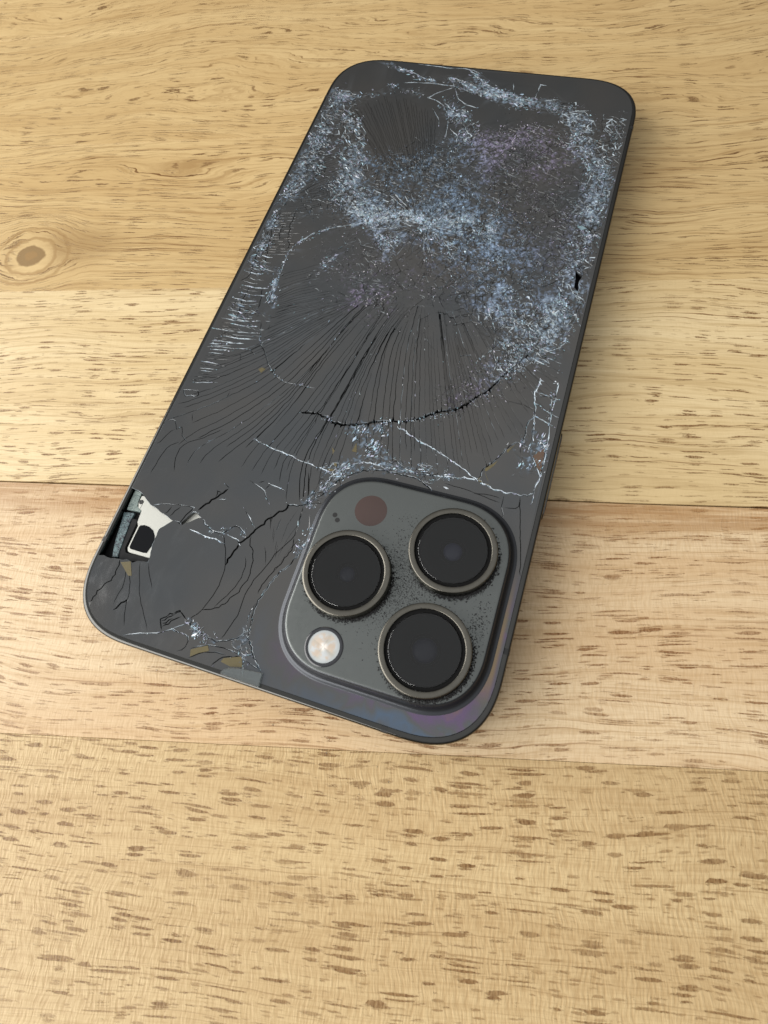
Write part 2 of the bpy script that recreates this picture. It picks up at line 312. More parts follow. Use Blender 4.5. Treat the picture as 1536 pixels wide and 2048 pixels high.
# ------------------------------------------------------------------ phone body
phone = bpy.data.objects.new('smartphone', None); COL.objects.link(phone)
tag(phone, 'dark graphite smartphone lying face down, its back glass shattered round three camera lenses', 'phone')
HX, HY, RC, NC, T = 35.75, 73.35, 13.1, 2.58, 7.65
def outl(ins, k=20): return rrect(HX - ins, HY - ins, RC - ins, NC, k)
prof = [(1.05, 4.4), (1.05, 7.36), (1.00, 7.44), (0.94, 7.46), (0.42, 7.46), (0.30, 7.43), (0.17, 7.35), (0.06, 7.2), (0.0, 6.95), (0, 0.9), (0.07, 0.62), (0.2, 0.42), (0.4, 0.3), (1.4, 0.25)]
def frame_loops(proud=0.0): return [[(x, y, z + (proud if ins < 1 and z > 7 else 0)) for x, y in outl(ins - proud)] for ins, z in prof]
loft('frame', frame_loops(), M_frame, phone, False, True, 50)
loft('screen_glass', [[(x, y, z) for x, y in outl(i)] for i, z in ((2.2, 0.30), (1.42, 0.28), (1.42, 0.12), (1.7, 0.0))], M_screen, phone, True, True)
loft('gasket', [[(x, y, z) for x, y in outl(i)] for i, z in ((1.06, 4.5), (1.06, 5.4))], M_black, phone, True, True)
# antenna bands: thin slices across the frame
full = outl(0)
def band(px, py, w):
    c = np.array((px, py)); best = min(range(len(full)), key=lambda i: (full[i][0] - px) ** 2 + (full[i][1] - py) ** 2)
    nrm = Vector((1, 0)) if abs(px) > 34.5 and abs(py) < 66 else Vector((0, 1 if py > 0 else -1))
    if px < 0 and nrm.x: nrm = -nrm
    tn = Vector((-nrm.y, nrm.x)); V = []; F = []
    base = Vector((HX if nrm.x > 0 else -HX, py)) if nrm.x else Vector((px, HY * nrm.y))
    for s in (-w / 2, w / 2):
        for ins, z in prof[2:12]:
            q = base - nrm * (ins - 0.02) + tn * s; V.append((q.x, q.y, z + (0.012 if z > 7.1 else 0)))
        q = base - nrm * 1.1 + tn * s; V.append((q.x, q.y, 0.4))
    m = 11
    for i in range(m): F.append((i, (i + 1) % m, m + (i + 1) % m, m + i))
    F.append(list(range(m))[::-1]); F.append([m + i for i in range(m)])
    recalc(mesh('antenna_band', V, F, M_band, phone))
for px, py, w in ((HX, -56.9, 0.95), (HX, 58.6, 0.8), (20.9, -HY, 1.0), (-HX, -58.0, 0.9), (-HX, 58.0, 0.9), (-21, HY, 0.9)): band(px, py, w)
def button(sgn, y0, y1, z0=2.4, z1=5.1, name='side_button', pr=0.42):
    R = (z1 - z0) / 2; L = []
    for dx, s in ((-0.5, 1.0), (pr - 0.1, 1.0), (pr, 0.93)):
        L.append([(sgn * (HX + dx), (y0 + y1) / 2 + s * (p - (y0 + y1) / 2), (z0 + z1) / 2 + s * q) for p, q in
                  [(y1 - R + R * math.cos(a), R * math.sin(a)) for a in np.linspace(math.pi / 2, -math.pi / 2, 9)] + [(y0 + R - R * math.cos(a), R * math.sin(a)) for a in np.linspace(-math.pi / 2, math.pi / 2, 9)]])
    return loft(name, L, M_frame, phone, True, True, 35)
button(1, -33.2, -16.4); button(-1, -24, -13.5, name='volume_button'); button(-1, -11, -0.5, name='volume_button'); button(-1, -38.5, -33.5, name='mute_switch')

# ------------------------------------------------------------------ traced cracks (mm, on the glass plane)
GUIDES = [
    [-19.13, 8.26, -21.82, 6.21, -24.75, 4.78, -25.54, 3.94],
    [-16.98, 4.18, -21.48, 1.5, -23.51, -0.38, -24.61, -1.54],
    [-12.61, 1.61, -17.82, -0.95, -21.22, -2.6, -23.78, -4.45],
    [-9.58, 0.86, -15.09, -1.62, -20.14, -4.27, -22.43, -5.92, -24.11, -7.18],
    [-9.46, 0.51, -14.38, -2.98, -17.56, -5.95, -20.11, -8.52, -22.04, -10.44, -23.72, -12.17],
    [-8.11, 1.19, -11.06, -2.49, -14.31, -5.22, -17.0, -8.55, -19.96, -11.91, -22.08, -14.34, -24.22, -16.16, -25.96, -17.64, -28.89, -20.35, -30.86, -21.3, -33.12, -22.31],
    [-7.31, 0.99, -10.11, -4.02, -12.85, -8.08, -15.52, -12.44, -18.35, -17.83, -19.85, -20.86, -21.72, -22.68, -25.13, -26.02, -27.84, -28.72, -30.24, -30.43, -32.2, -31.93, -34.45, -33.49],
    [-5.48, 1.77, -8.4, -4.74, -9.21, -8.94, -10.98, -14.33, -13.47, -19.99, -16.13, -24.7, -18.56, -28.28, -20.86, -31.8, -23.48, -34.73, -27.24, -37.82, -27.31, -39.21, -26.67, -41.23],
    [-4.77, 2.18, -6.35, -0.94, -8.37, -5.72, -10.23, -12.15, -11.66, -18.87, -12.32, -21.41, -14.2, -25.98, -16.19, -30.83, -18.21, -34.22, -20.55, -37.45, -21.3, -39.2],
    [-3.24, 2.26, -5.49, -1.99, -7.6, -7.96, -10.01, -15.6, -11.35, -21.84, -12.76, -26.83, -14.68, -31.08, -15.83, -34.86, -16.8, -38.02, -16.68, -39.01],
    [-2.2, 2.24, -4.15, -2.92, -6.08, -9.4, -8.23, -17.7, -9.89, -23.59, -11.34, -28.42, -12.83, -31.99, -13.99, -35.73, -14.8, -38.31, -14.51, -39.25],
    [-2.2, 0.61, -3.62, -7.64, -4.98, -15.55, -6.46, -22.63, -7.55, -27.99, -8.63, -31.12, -9.55, -34.58, -9.77, -36.98, -9.44, -38.81, -8.76, -40.02],
    [-0.94, 1.51, -2.93, -5.08, -4.31, -13.09, -5.55, -20.19, -6.73, -25.96, -7.53, -30.94, -8.02, -35.0, -7.84, -37.48, -7.57, -39.9, -6.31, -42.89],
    [0.12, 2.38, -1.4, -3.52, -2.82, -11.58, -3.72, -19.19, -4.59, -25.1, -5.52, -29.27, -6.39, -33.45, -6.31, -35.46, -5.43, -39.03, -4.1, -42.29],
    [0.87, 2.29, -0.81, -2.17, -2.14, -9.66, -3.16, -17.94, -4.3, -24.81, -4.67, -29.47, -4.7, -33.62, -4.45, -36.08, -2.67, -41.9],
    [1.64, 2.09, -0.57, -4.54, -1.71, -11.89, -2.17, -19.7, -1.81, -26.11, -1.94, -27.94, -2.52, -33.05, -2.74, -35.83, -1.76, -39.03],
    [2.47, 2.02, 0.19, -3.76, -0.61, -12.21, -0.83, -19.59, -0.42, -25.97, -0.3, -29.08, 0.03, -34.9],
    [3.23, 2.19, 1.55, -1.63, 0.83, -8.97, 2.16, -17.75, 3.8, -24.9, 6.0, -32.53],
    [3.99, 2.36, 4.19, -1.04, 4.7, -8.06, 6.32, -15.63, 8.02, -22.78, 10.77, -31.77],
    [5.42, 2.3, 7.54, -5.06, 10.02, -13.62, 12.34, -21.69, 15.48, -31.02],
    [8.4, 2.35, 11.32, -5.35, 13.99, -12.66, 16.78, -19.52, 21.06, -30.51],
    [10.59, 1.62, 13.76, -4.78, 17.5, -11.81, 21.03, -18.45, 25.97, -27.76],
    [11.67, 3.08, 14.7, -1.05, 18.62, -7.08, 22.21, -12.3, 25.42, -16.31, 30.26, -22.22],
    [12.6, 5.13, 17.14, 0.7, 21.62, -4.1, 25.46, -8.35, 29.21, -11.88, 32.9, -15.26],
    [15.08, 5.06, 19.09, 0.55, 22.25, -2.81, 25.06, -4.99, 28.1, -7.6, 30.92, -9.1, 33.43, -10.63],
    [19.49, 4.83, 22.1, 1.82, 24.64, -1.1, 27.43, -3.3, 30.83, -4.41, 33.41, -4.79],
]
GUIDE_COUNTS = [5, 5, 5, 4, 4, 5, 3, 2, 1, 0, 2, 1, 0, 1, 1, 1, 2, 3, 4, 5, 5, 4, 3, 3, 3]
CRACKS = [
    [0.42, 0.3, -10.25, -25.55, -8.2, -25.46, -6.66, -25.08, -5.17, -25.68, -3.81, -26.19, -1.81, -26.11, 0.11, -25.83, 1.89, -25.17, 3.52, -24.34, 6.26, -23.43, 9.01, -22.95, 11.45, -21.49, 14.45, -19.36, 17.57, -18.05, 19.39, -15.58, 21.35, -13.59, 22.37, -11.83, 23.28, -9.53, 24.33, -8.18, 25.51, -5.78, 26.7, -4.15, 27.95, -1.02],
    [0.12, 0.6, 30.08, -0.3, 31.18, 0.99, 32.44, 2.43, 33.32, 4.96],
    [0.06, 0.3, -25.43, -7.98, -24.09, -11.52, -23.97, -12.35, -23.26, -13.28, -22.37, -14.16, -20.04, -17.3, -18.17, -19.07, -15.81, -20.33, -12.89, -20.19, -10.61, -20.32, -9.33, -20.23],
    [0.05, 0.8, -25.2, -3.09, -26.16, -0.7, -26.41, 1.89, -26.1, 4.5, -26.41, 7.01, -26.49, 10.45, -24.89, 13.44, -22.8, 16.42, -20.16, 17.94, -16.04, 19.76, -10.14, 22.2, -2.9, 23.62],
    [0.05, 0.9, -16.58, -33.06, -14.69, -33.52, -11.96, -34.17, -9.62, -34.39, -8.17, -34.63, -7.04, -35.05, -4.55, -35.3, -2.47, -35.56, -0.98, -35.77],
    [0.2, 0.5, -5.99, -43.47, -5.16, -43.44, -3.72, -43.05, -2.42, -42.31, -1.65, -41.14, -0.77, -40.23, 0.34, -37.89, 2.26, -35.7, 4.13, -34.41, 6.41, -33.22, 8.29, -33.12, 11.14, -32.95, 13.95, -33.08, 15.98, -33.7, 18.14, -35.12],
    [0.08, 1, -1.43, -39.43, -0.39, -36.9, 0.65, -35.34, 1.42, -34.33, 2.68, -33.4, 4.32, -32.47, 5.57, -32.34, 8.12, -32.57, 9.94, -32.29, 12.63, -31.97, 14.53, -32.05, 16.42, -31.84, 19.41, -31.53, 22.6, -30.78, 23.98, -30.8, 26.07, -31.29, 27.19, -31.74, 28.8, -31.78, 32.63, -31.4, 33.64, -30.75],
    [0.08, 1, 8.04, -24.35, 10.6, -25.15, 12.72, -26.14, 15.37, -26.87, 17.7, -27.87, 20.11, -28.92, 22.41, -30.06, 23.98, -30.8],
    [0.12, 0.5, 23.98, -30.8, 24.64, -28.31, 26.44, -25.78, 27.22, -23.6, 28.91, -21.97, 29.9, -22.51, 29.72, -18.22, 30.31, -16.95],
    [0.08, 1, 31.08, -23.59, 30.75, -22.89, 31.37, -21.04, 30.88, -19.56, 30.91, -18.13, 30.38, -14.86, 29.8, -13.01, 29.54, -10.94, 30.11, -8.65],
    [0.05, 1, 33.23, -8.75, 33.3, -11.72, 33.27, -15.79, 33.57, -18.06, 33.85, -21.89, 33.96, -26.8, 33.99, -27.75, 33.56, -28.81, 33.57, -30.77, 33.59, -32.8],
    [0.04, 0.8, 32.64, -11.88, 33.11, -15.42, 33.26, -17.43],
    [0.05, 1, 31.61, -20.57, 32.89, -20.94, 33.81, -22.09],
    [0.04, 1, 31.84, -23.98, 33.95, -27.57],
    [0.05, 0.1, 25.59, -14.37, 27.91, -14.42, 30.21, -14.9],
    [0.05, 0.2, 30.18, -12.28, 32.6, -11.68],
    [0.05, 1, 31.07, -16.45, 33.59, -17.35, 34.88, -17.83],
    [0.05, 1, 29.96, -13.71, 33.15, -15.2, 34.7, -15.64],
    [0.05, 0.8, 30.09, -11.45, 31.91, -11.74, 33.99, -12.08],
    [0.04, 0, 18.84, -32.65, 22.52, -32.8, 25.63, -33.29, 28.77, -33.74],
    [0.04, 0, 23.88, -33.1, 27.17, -32.68, 28.76, -33.0],
    [0.05, 0.2, 28.98, -32.19, 29.11, -34.48, 29.85, -36.55],
    [0.05, 0, 29.5, -34.37, 31.87, -33.91, 31.54, -31.69, 35.1, -47.16, 35.01, -48.83],
    [0.1, 0, -30.58, -60.55, -30.17, -62.3, -30.26, -64.02, -31.52, -66.05, -32.22, -68.88],
    [0.05, 0, -28.92, -61.17, -28.16, -63.26, -27.84, -65.14, -28.0, -65.94, -27.98, -68.01],
    [0.05, 0, -28.47, -60.42, -26.75, -64.07, -26.03, -66.41, -25.59, -68.19, -24.43, -70.74],
    [0.22, 0.1, -25.97, -66.53, -26.77, -67.51, -27.54, -68.84],
    [0.04, 0, -26.86, -59.96, -25.85, -62.29, -24.11, -65.55, -22.58, -67.45, -20.43, -70.13],
    [0.04, 0, -25.34, -59.69, -24.12, -61.8, -22.64, -63.78],
    [0.06, 0.6, -24.05, -72.09, -21.39, -71.05, -18.02, -69.91, -16.55, -68.76, -13.14, -69.08, -12.96, -71.11, -14.32, -71.79],
    [0.06, 0.6, -16.55, -68.76, -15.12, -67.84, -14.05, -66.81, -12.71, -67.69, -11.89, -68.15, -9.67, -68.46],
    [0.1, 0.05, -19.03, -67.85, -16.46, -65.65],
    [0.1, 0.05, -18.77, -68.06, -16.27, -65.74],
    [0.1, 0.05, -18.59, -68.44, -17.02, -67.12],
    [0.1, 0.05, -18.27, -68.92, -15.77, -66.46],
    [0.1, 0.05, -19.03, -67.85, -17.97, -69.54],
    [0.1, 0.05, -16.46, -65.65, -14.65, -66.85],
    [0.06, 0.05, -14.42, -66.68, -12.96, -64.46, -12.2, -62.35, -11.81, -59.73, -12.02, -57.09, -12.77, -55.01, -14.2, -52.3, -14.78, -51.52],
    [0.05, 0, -11.16, -63.64, -9.74, -60.9, -8.63, -58.07, -8.78, -55.71, -9.53, -54.1],
    [0.07, 0, -12.96, -64.46, -11.32, -63.97, -9.75, -62.65, -8.34, -60.2, -7.59, -57.62, -7.71, -55.1, -8.49, -53.03, -9.67, -51.51, -9.87, -50.47],
    [0.06, 0, -8.08, -68.02, -7.3, -65.73, -6.71, -63.55, -6.83, -62.66, -7.05, -60.42, -6.46, -57.29, -5.47, -54.8, -4.68, -52.24, -2.76, -48.97, -2.64, -47.83, -2.94, -45.11, -3.18, -43.0],
    [0.04, 0, -5.57, -54.64, -6.04, -53.11, -6.99, -51.53],
    [0.07, 0.1, -4.96, -59.51, -4.68, -57.23, -3.78, -54.89, -2.94, -53.14, -2.25, -50.97, -2.64, -48.76],
    [0.1, 0.4, -0.06, -70.48, -0.96, -69.74, -2.19, -68.44, -3.62, -66.69, -4.04, -65.26, -4.28, -63.84, -4.55, -62.33, -4.59, -61.58, -4.29, -59.27, -3.21, -55.92, -1.46, -53.03, -0.76, -50.87, -0.06, -49.85],
    [0.05, 0.4, -4.64, -60.77, -5.01, -62.34, -4.98, -63.65, -4.73, -64.53],
    [0.28, 0.1, -12.12, -56.51, -11.93, -54.77, -11.34, -52.44, -10.39, -50.93, -9.49, -49.26, -8.42, -47.21, -7.23, -45.44, -5.65, -44.2, -5.79, -43.43],
    [0.12, 0.4, -14.76, -51.2, -14.0, -50.35, -12.92, -49.49, -12.25, -49.55, -10.79, -50.72],
    [0.12, 0.6, -14.76, -51.2, -15.77, -51.48, -17.12, -51.38, -18.17, -50.86, -20.55, -49.25],
    [0.05, 0.7, -13.86, -51.42, -11.92, -51.82, -11.2, -52.4],
    [0.04, 0.8, -13.08, -46.06, -11.48, -47.57, -9.76, -49.01],
    [0.3, 0.1, -20.97, -48.71, -19.87, -47.09, -18.85, -45.65, -18.06, -44.44, -17.19, -43.37],
    [0.1, 0.2, -18.34, -42.66, -17.04, -43.33],
    [0.08, 0.1, -18.92, -45.5, -19.0, -44.19, -18.06, -44.44],
    [0.06, 0.5, -17.5, -44.95, -16.73, -45.58, -18.42, -45.87],
    [0.04, 0.5, -14.27, -40.89, -11.0, -42.04, -10.35, -42.86, -9.02, -44.14],
    [0.05, 0.8, -10.61, -40.59, -9.19, -40.88, -7.35, -41.05],
    [0.12, 0, -12.44, -40.91, -11.39, -40.29],
    [0.08, 0.1, -10.77, -41.81, -10.26, -40.67],
    [0.04, 0.8, -21.16, -52.25, -17.63, -52.79, -15.01, -52.84, -13.96, -53.02],
    [0.04, 0.2, -6.06, -48.78, -6.08, -47.52, -6.02, -46.07],
    [0.05, 0, -4.54, -36.62, -2.44, -42.68],
    [0.04, 0.3, -2.99, -43.31, -2.68, -47.84],
    [0.05, 0.5, -29.56, -50.06, -27.84, -49.27, -24.52, -48.56, -22.4, -48.37, -21.92, -48.43],
    [0.15, 0, -21.92, -48.43, -23.09, -51.58, -23.21, -51.86],
    [0.08, 0, -25.79, -49.16, -26.64, -50.92],
    [0.08, 0, -24.18, -48.72, -25.51, -51.11],
    [0.05, 0.6, -24.61, -51.62, -23.54, -51.7, -22.83, -52.13, -22.65, -51.96],
    [0.03, 0, -32.87, -45.85, -33.36, -49.41],
    [0.12, 0.5, -13.95, -67.03, -12.77, -67.87, -11.34, -68.16, -9.43, -68.41, -8.38, -68.45, -6.29, -67.71, -4.92, -66.48, -4.6, -65.44, -4.0, -65.38, -4.3, -63.45],
    [0.06, 0.5, -12.21, -70.77, -10.99, -70.05, -9.62, -69.41, -8.18, -69.21, -6.32, -69.11, -4.12, -69.25, -3.26, -69.22],
    [0.06, 0.2, -12.82, -72.75, -11.64, -71.99, -10.52, -71.07, -9.2, -70.33, -7.7, -69.99, -6.07, -69.96],
    [0.08, 0.1, -7.85, -72.21, -7.21, -71.11, -6.1, -70.2, -3.88, -69.53],
    [0.05, 0.9, -3.33, -69.36, -2.97, -70.5, -2.41, -72.13],
    [0.05, 0.9, -3.26, -69.22, -2.46, -68.75, -1.55, -69.16, -0.55, -70.1, -0.02, -70.5],
    [0.05, 0.6, -3.2, -69.66, -1.77, -70.14, -0.06, -70.4, 0.63, -71.2],
    [0.05, 0.4, -6.29, -67.71, -5.56, -68.54, -4.25, -68.95, -3.26, -69.22],
    [0.05, 0.3, -3.54, -66.77, -4.4, -67.72, -4.25, -68.95],
    [0.08, 0, -28.92, 21.16, -28.89, 17.72, -28.34, 14.9, -27.79, 13.0, -26.97, 12.29, -27.08, 10.73],
    [0.07, 0, -30.42, 17.42, -30.27, 15.19, -29.71, 12.84],
    [0.07, 0.1, -32.19, 20.07, -32.89, 19.01, -32.06, 14.15, -31.41, 11.16, -30.77, 8.23, -30.21, 5.97],
    [0.1, 0.1, -32.93, 9.53, -32.69, 7.18, -32.45, 4.0, -32.3, 1.91, -33.7, 0.56],
    [0.08, 0, -30.93, -0.09, -31.19, -2.01, -31.29, -3.87, -30.91, -6.02, -30.78, -8.78],
    [0.07, 0, -28.26, -0.14, -27.59, -2.65, -27.24, -5.2, -27.19, -6.98],
    [0.05, 0.2, -26.35, -16.24, -25.94, -17.67],
    [0.05, 0.2, -24.89, -15.02, -23.59, -15.81],
    [0.05, 0.6, -34.11, -9.0, -31.23, -9.05, -28.28, -8.84, -25.43, -7.96],
    [0.05, 0.7, -34.3, -11.81, -31.07, -11.76, -27.23, -11.33, -24.24, -10.87],
    [0.05, 0.2, -33.02, -16.48, -33.01, -13.79, -31.07, -11.76],
    [0.05, 0.4, -34.12, -16.29, -32.83, -15.99, -28.92, -14.86],
    [0.05, 0.1, -31.9, -18.97, -28.6, -17.43, -24.89, -15.02, -23.24, -13.31],
    [0.07, 0.3, -34.1, -26.6, -31.22, -26.02, -30.72, -27.09, -33.34, -27.97, -34.1, -26.6],
    [0.06, 0, -30.27, -30.96, -29.51, -32.61],
    [0.05, 0.2, -34.41, -33.51, -33.06, -32.82, -31.89, -34.81, -30.9, -34.11, -30.23, -35.75, -28.51, -36.87],
    [0.06, 0.2, -34.95, -39.43, -33.67, -37.98, -32.68, -35.47, -31.89, -34.81],
    [0.05, 0, -25.1, -24.52, -25.15, -26.19],
    [0.06, 0.0, -32.63, -44.51, -32.43, -42.29, -32.22, -40.05, -31.43, -38.07, -29.96, -37.02],
    [0.06, 0, -28.43, -42.96, -29.44, -40.64, -29.4, -38.21, -28.51, -36.87, -26.17, -35.38, -23.11, -32.58],
    [0.06, 0.6, -20.07, 70.08, -17.23, 69.32, -13.56, 67.37, -11.88, 66.86, -10.75, 66.46],
    [0.06, 0.6, -18.07, 65.22, -15.6, 65.57, -11.87, 65.93, -8.03, 65.75, -5.76, 65.71],
    [0.06, 0.6, -5.67, 65.35, -7.54, 63.97, -9.17, 62.63, -10.7, 60.94],
    [0.06, 0.6, -10.7, 60.94, -9.06, 60.47, -6.35, 58.73, -4.39, 55.15, -3.49, 50.12, -3.43, 46.43],
    [0.06, 0.6, -5.24, 64.68, -3.92, 61.61, -1.5, 59.83, 1.33, 59.21],
    [0.06, 0.6, -5.76, 65.71, -2.76, 64.68, -1.16, 64.19, 0.72, 64.11],
    [0.06, 0.6, -8.76, 57.64, -6.72, 54.78, -5.74, 52.15],
    [0.06, 0.6, -0.98, 70.86, -2.84, 71.73, -5.22, 72.15, -8.39, 71.71, -17.61, 72.36],
    [0.06, 0.7, -3.58, 71.66, -1.65, 70.33, 0.89, 67.54, 2.92, 66.67, 6.68, 64.92, 10.2, 63.94, 12.86, 63.22, 14.94, 62.79],
    [0.06, 0.7, 0.7, 65.18, 3.06, 64.0, 6.2, 63.71, 9.39, 63.06],
    [0.06, 0.7, 13.62, 69.01, 13.27, 65.91, 13.26, 63.65],
    [0.06, 0.7, 13.62, 69.01, 15.16, 68.86],
    [0.06, 0.7, 7.3, 68.86, 7.9, 66.25],
    [0.06, 0.7, 20.94, 59.7, 23.37, 58.29, 25.1, 55.39, 27.54, 56.14],
    [0.06, 0.7, 22.54, 56.38, 24.47, 52.5, 26.67, 49.45, 28.1, 46.68, 29.29, 43.92, 29.47, 41.68, 28.84, 39.0],
    [0.12, 0.5, 32.27, 20.96, 32.05, 18.6, 31.43, 17.33, 31.64, 14.24, 32.27, 12.4, 33.23, 10.29, 33.35, 6.73, 34.58, 4.08],
    [0.1, 0.5, 32.27, 20.96, 32.16, 25.25, 32.54, 30.69, 32.49, 34.82, 32.64, 39.09, 32.26, 44.82],
    [0.06, 0.2, 23.33, 4.72, 24.98, 3.66, 26.08, 7.26, 27.14, 8.95],
    [0.08, 0.2, 23.85, 2.42, 25.62, 5.23, 26.43, 6.63],
    [0.05, 0.7, 33.13, 6.12, 34.67, 4.48],
    [0.06, 0.9, 24.37, 2.94, 26.06, 1.73, 26.93, 1.34],
    [0.06, 0.9, 24.17, 1.7, 25.67, 0.65, 26.73, 0.11],
    [0.06, 0.9, 27.76, -1.79, 29.57, -2.32, 31.95, -2.72],
    [0.06, 0.9, 27.41, -3.02, 29.88, -3.78, 32.92, -4.56],
    [0.06, 0.9, 27.39, -4.36, 28.79, -5.17, 30.36, -5.36],
    [0.06, 0.9, 24.38, -0.63, 25.57, -1.72, 27.1, -2.33],
    [0.06, 0.9, 22.35, -3.44, 23.99, -5.74],
    [0.06, 0.9, 23.23, -2.46, 24.46, -3.72, 25.33, -4.85],
    [0.03, 0, -27.98, 51.75, -19.31, 43.6, -13.1, 35.95],
    [0.03, 0, -27.22, 51.13, -18.95, 43.66, -12.86, 35.99],
    [0.03, 0, -27.15, 52.76, -18.54, 43.73, -12.59, 36.04],
    [0.03, 0, -26.77, 54.6, -17.89, 43.84, -12.15, 36.12],
    [0.03, 0, -25.97, 53.83, -17.53, 43.9, -11.91, 36.16],
    [0.03, 0, -25.9, 55.08, -17.22, 43.96, -11.7, 36.2],
    [0.03, 0, -25.14, 55.54, -16.62, 44.06, -11.3, 36.27],
    [0.03, 0, -24.92, 56.92, -16.18, 44.13, -11.0, 36.32],
    [0.03, 0, -24.64, 57.57, -15.86, 44.19, -10.79, 36.36],
    [0.03, 0, -23.33, 55.93, -15.36, 44.27, -10.45, 36.42],
    [0.03, 0, -22.91, 56.8, -14.9, 44.35, -10.15, 36.48],
    [0.03, 0, -22.48, 57.29, -14.52, 44.42, -9.89, 36.52],
    [0.03, 0, -22.43, 58.87, -14.15, 44.48, -9.64, 36.57],
    [0.03, 0, -21.28, 58.06, -13.58, 44.58, -9.26, 36.64],
    [0.03, 0, -21.34, 60.03, -13.2, 44.64, -9.01, 36.68],
    [0.03, 0, -20.68, 59.9, -12.81, 44.71, -8.74, 36.73],
    [0.03, 0, -19.55, 58.45, -12.37, 44.78, -8.44, 36.78],
    [0.03, 0, -18.88, 58.33, -11.96, 44.85, -8.17, 36.83],
    [0.03, 0, -18.69, 60.64, -11.36, 44.95, -7.77, 36.9],
    [0.03, 0, -17.83, 59.42, -11.05, 45.0, -7.56, 36.94],
    [0.03, 0, -17.33, 59.51, -10.7, 45.06, -7.32, 36.98],
    [0.03, 0, -16.57, 60.26, -10.06, 45.17, -6.89, 37.06],
    [0.03, 0, -15.96, 60.04, -9.71, 45.23, -6.65, 37.11],
    [0.03, 0, -14.62, 57.74, -9.28, 45.3, -6.36, 37.16],
    [0.03, 0, -14.72, 59.81, -8.94, 45.36, -6.13, 37.2],
    [0.03, 0, -13.59, 58.07, -8.54, 45.43, -5.86, 37.25],
    [0.03, 0, -13.21, 58.91, -8.13, 45.5, -5.58, 37.3],
    [0.03, 0, -11.63, 56.35, -7.58, 45.59, -5.22, 37.36],
    [0.03, 0, -11.29, 57.3, -7.17, 45.66, -4.94, 37.41],
    [0.03, 0, -10.67, 57.66, -6.69, 45.74, -4.61, 37.47],
    [0.03, 0, -9.85, 56.99, -6.28, 45.81, -4.33, 37.52],
    [0.03, 0, -8.48, 54.47, -5.85, 45.89, -4.04, 37.57],
    [0.03, 0, -8.19, 55.0, -5.55, 45.94, -3.84, 37.61],
    [0.03, 0, -7.53, 55.6, -4.99, 46.03, -3.46, 37.68],
    [0.05, 0, -25.54, 41.89, -29.13, 39.32, -31.23, 36.04],
    [0.05, 0, -25.41, 41.16, -28.99, 38.6, -31.77, 35.21],
    [0.05, 0, -25.27, 40.44, -28.85, 37.88, -32.31, 34.38],
    [0.05, 0, -25.14, 39.71, -28.71, 37.16, -30.8, 33.91],
    [0.05, 0, -25.01, 38.99, -28.58, 36.44, -31.34, 33.09],
    [0.05, 0, -24.88, 38.28, -28.44, 35.73, -31.88, 32.26],
    [0.05, 0, -24.75, 37.56, -28.3, 35.02, -30.38, 31.81],
    [0.05, 0, -24.62, 36.85, -28.17, 34.32, -30.92, 30.99],
    [0.05, 0, -24.5, 36.14, -28.03, 33.62, -31.45, 30.17],
    [0.05, 0, -24.37, 35.44, -27.9, 32.92, -29.96, 29.73],
    [0.05, 0, -24.24, 34.73, -27.76, 32.22, -30.5, 28.92],
    [0.05, 0, -24.11, 34.03, -27.63, 31.52, -31.03, 28.11],
    [0.05, 0, -23.99, 33.34, -27.49, 30.83, -29.55, 27.67],
    [0.05, 0, -23.86, 32.64, -27.36, 30.14, -30.08, 26.87],
    [0.05, 0, -23.74, 31.95, -27.34, 29.74, -30.62, 26.07],
    [0.05, 0, -23.61, 31.26, -27.2, 29.06, -29.14, 25.64],
    [0.05, 0, -23.49, 30.57, -27.07, 28.38, -30.54, 27.12],
    [0.05, 0, -23.36, 29.89, -26.94, 27.7, -31.07, 26.32],
    [0.05, 0, -23.24, 29.21, -26.81, 27.02, -29.59, 25.89],
    [0.05, 0, -24.0, 28.37, -27.57, 26.18, -31.02, 24.92],
    [0.05, 0, -23.87, 27.69, -27.43, 25.51, -31.55, 24.13],
    [0.05, 0, -23.75, 27.02, -27.3, 24.84, -30.07, 23.71],
    [0.05, 0, -23.62, 26.35, -27.17, 24.17, -30.6, 22.92],
    [0.05, 0, -23.5, 25.68, -27.04, 23.51, -31.13, 22.13],
    [0.05, 0, -23.38, 25.01, -26.91, 22.84, -29.67, 21.72],
    [0.05, 0, -23.26, 24.35, -26.78, 22.19, -30.19, 20.94],
    [0.05, 0.15, -26.91, 21.27, -31.02, 20.33, -33.84, 19.64],
    [0.05, 0.15, -28.3, 20.24, -30.88, 19.59, -33.8, 18.87],
    [0.05, 0.15, -28.16, 19.5, -30.73, 18.85, -33.75, 18.11],
    [0.05, 0.15, -28.02, 18.76, -30.58, 18.12, -33.71, 17.36],
    [0.05, 0.15, -26.37, 18.33, -30.44, 17.38, -33.67, 16.6],
    [0.05, 0.15, -27.74, 17.31, -30.3, 16.66, -33.63, 15.85],
    [0.05, 0.15, -27.61, 16.58, -30.15, 15.93, -33.58, 15.1],
    [0.05, 0.15, -27.47, 15.86, -30.01, 15.21, -33.54, 14.36],
    [0.05, 0.15, -25.83, 15.44, -29.87, 14.49, -33.5, 13.62],
    [0.05, 0.15, -27.19, 14.42, -29.72, 13.77, -33.46, 12.88],
    [0.05, 0.15, -27.06, 13.71, -29.58, 13.06, -33.42, 12.14],
    [0.05, 0.15, -26.92, 13.0, -29.44, 12.35, -33.38, 11.41],
    [0.05, 0.15, -25.3, 12.6, -29.3, 11.64, -33.34, 10.68],
    [0.05, 0.15, -26.66, 11.59, -29.16, 10.94, -33.29, 9.95],
    [0.05, 0.15, -26.52, 10.89, -29.02, 10.24, -33.25, 9.23],
    [0.05, 0.15, -26.39, 10.19, -28.88, 9.54, -33.21, 8.51],
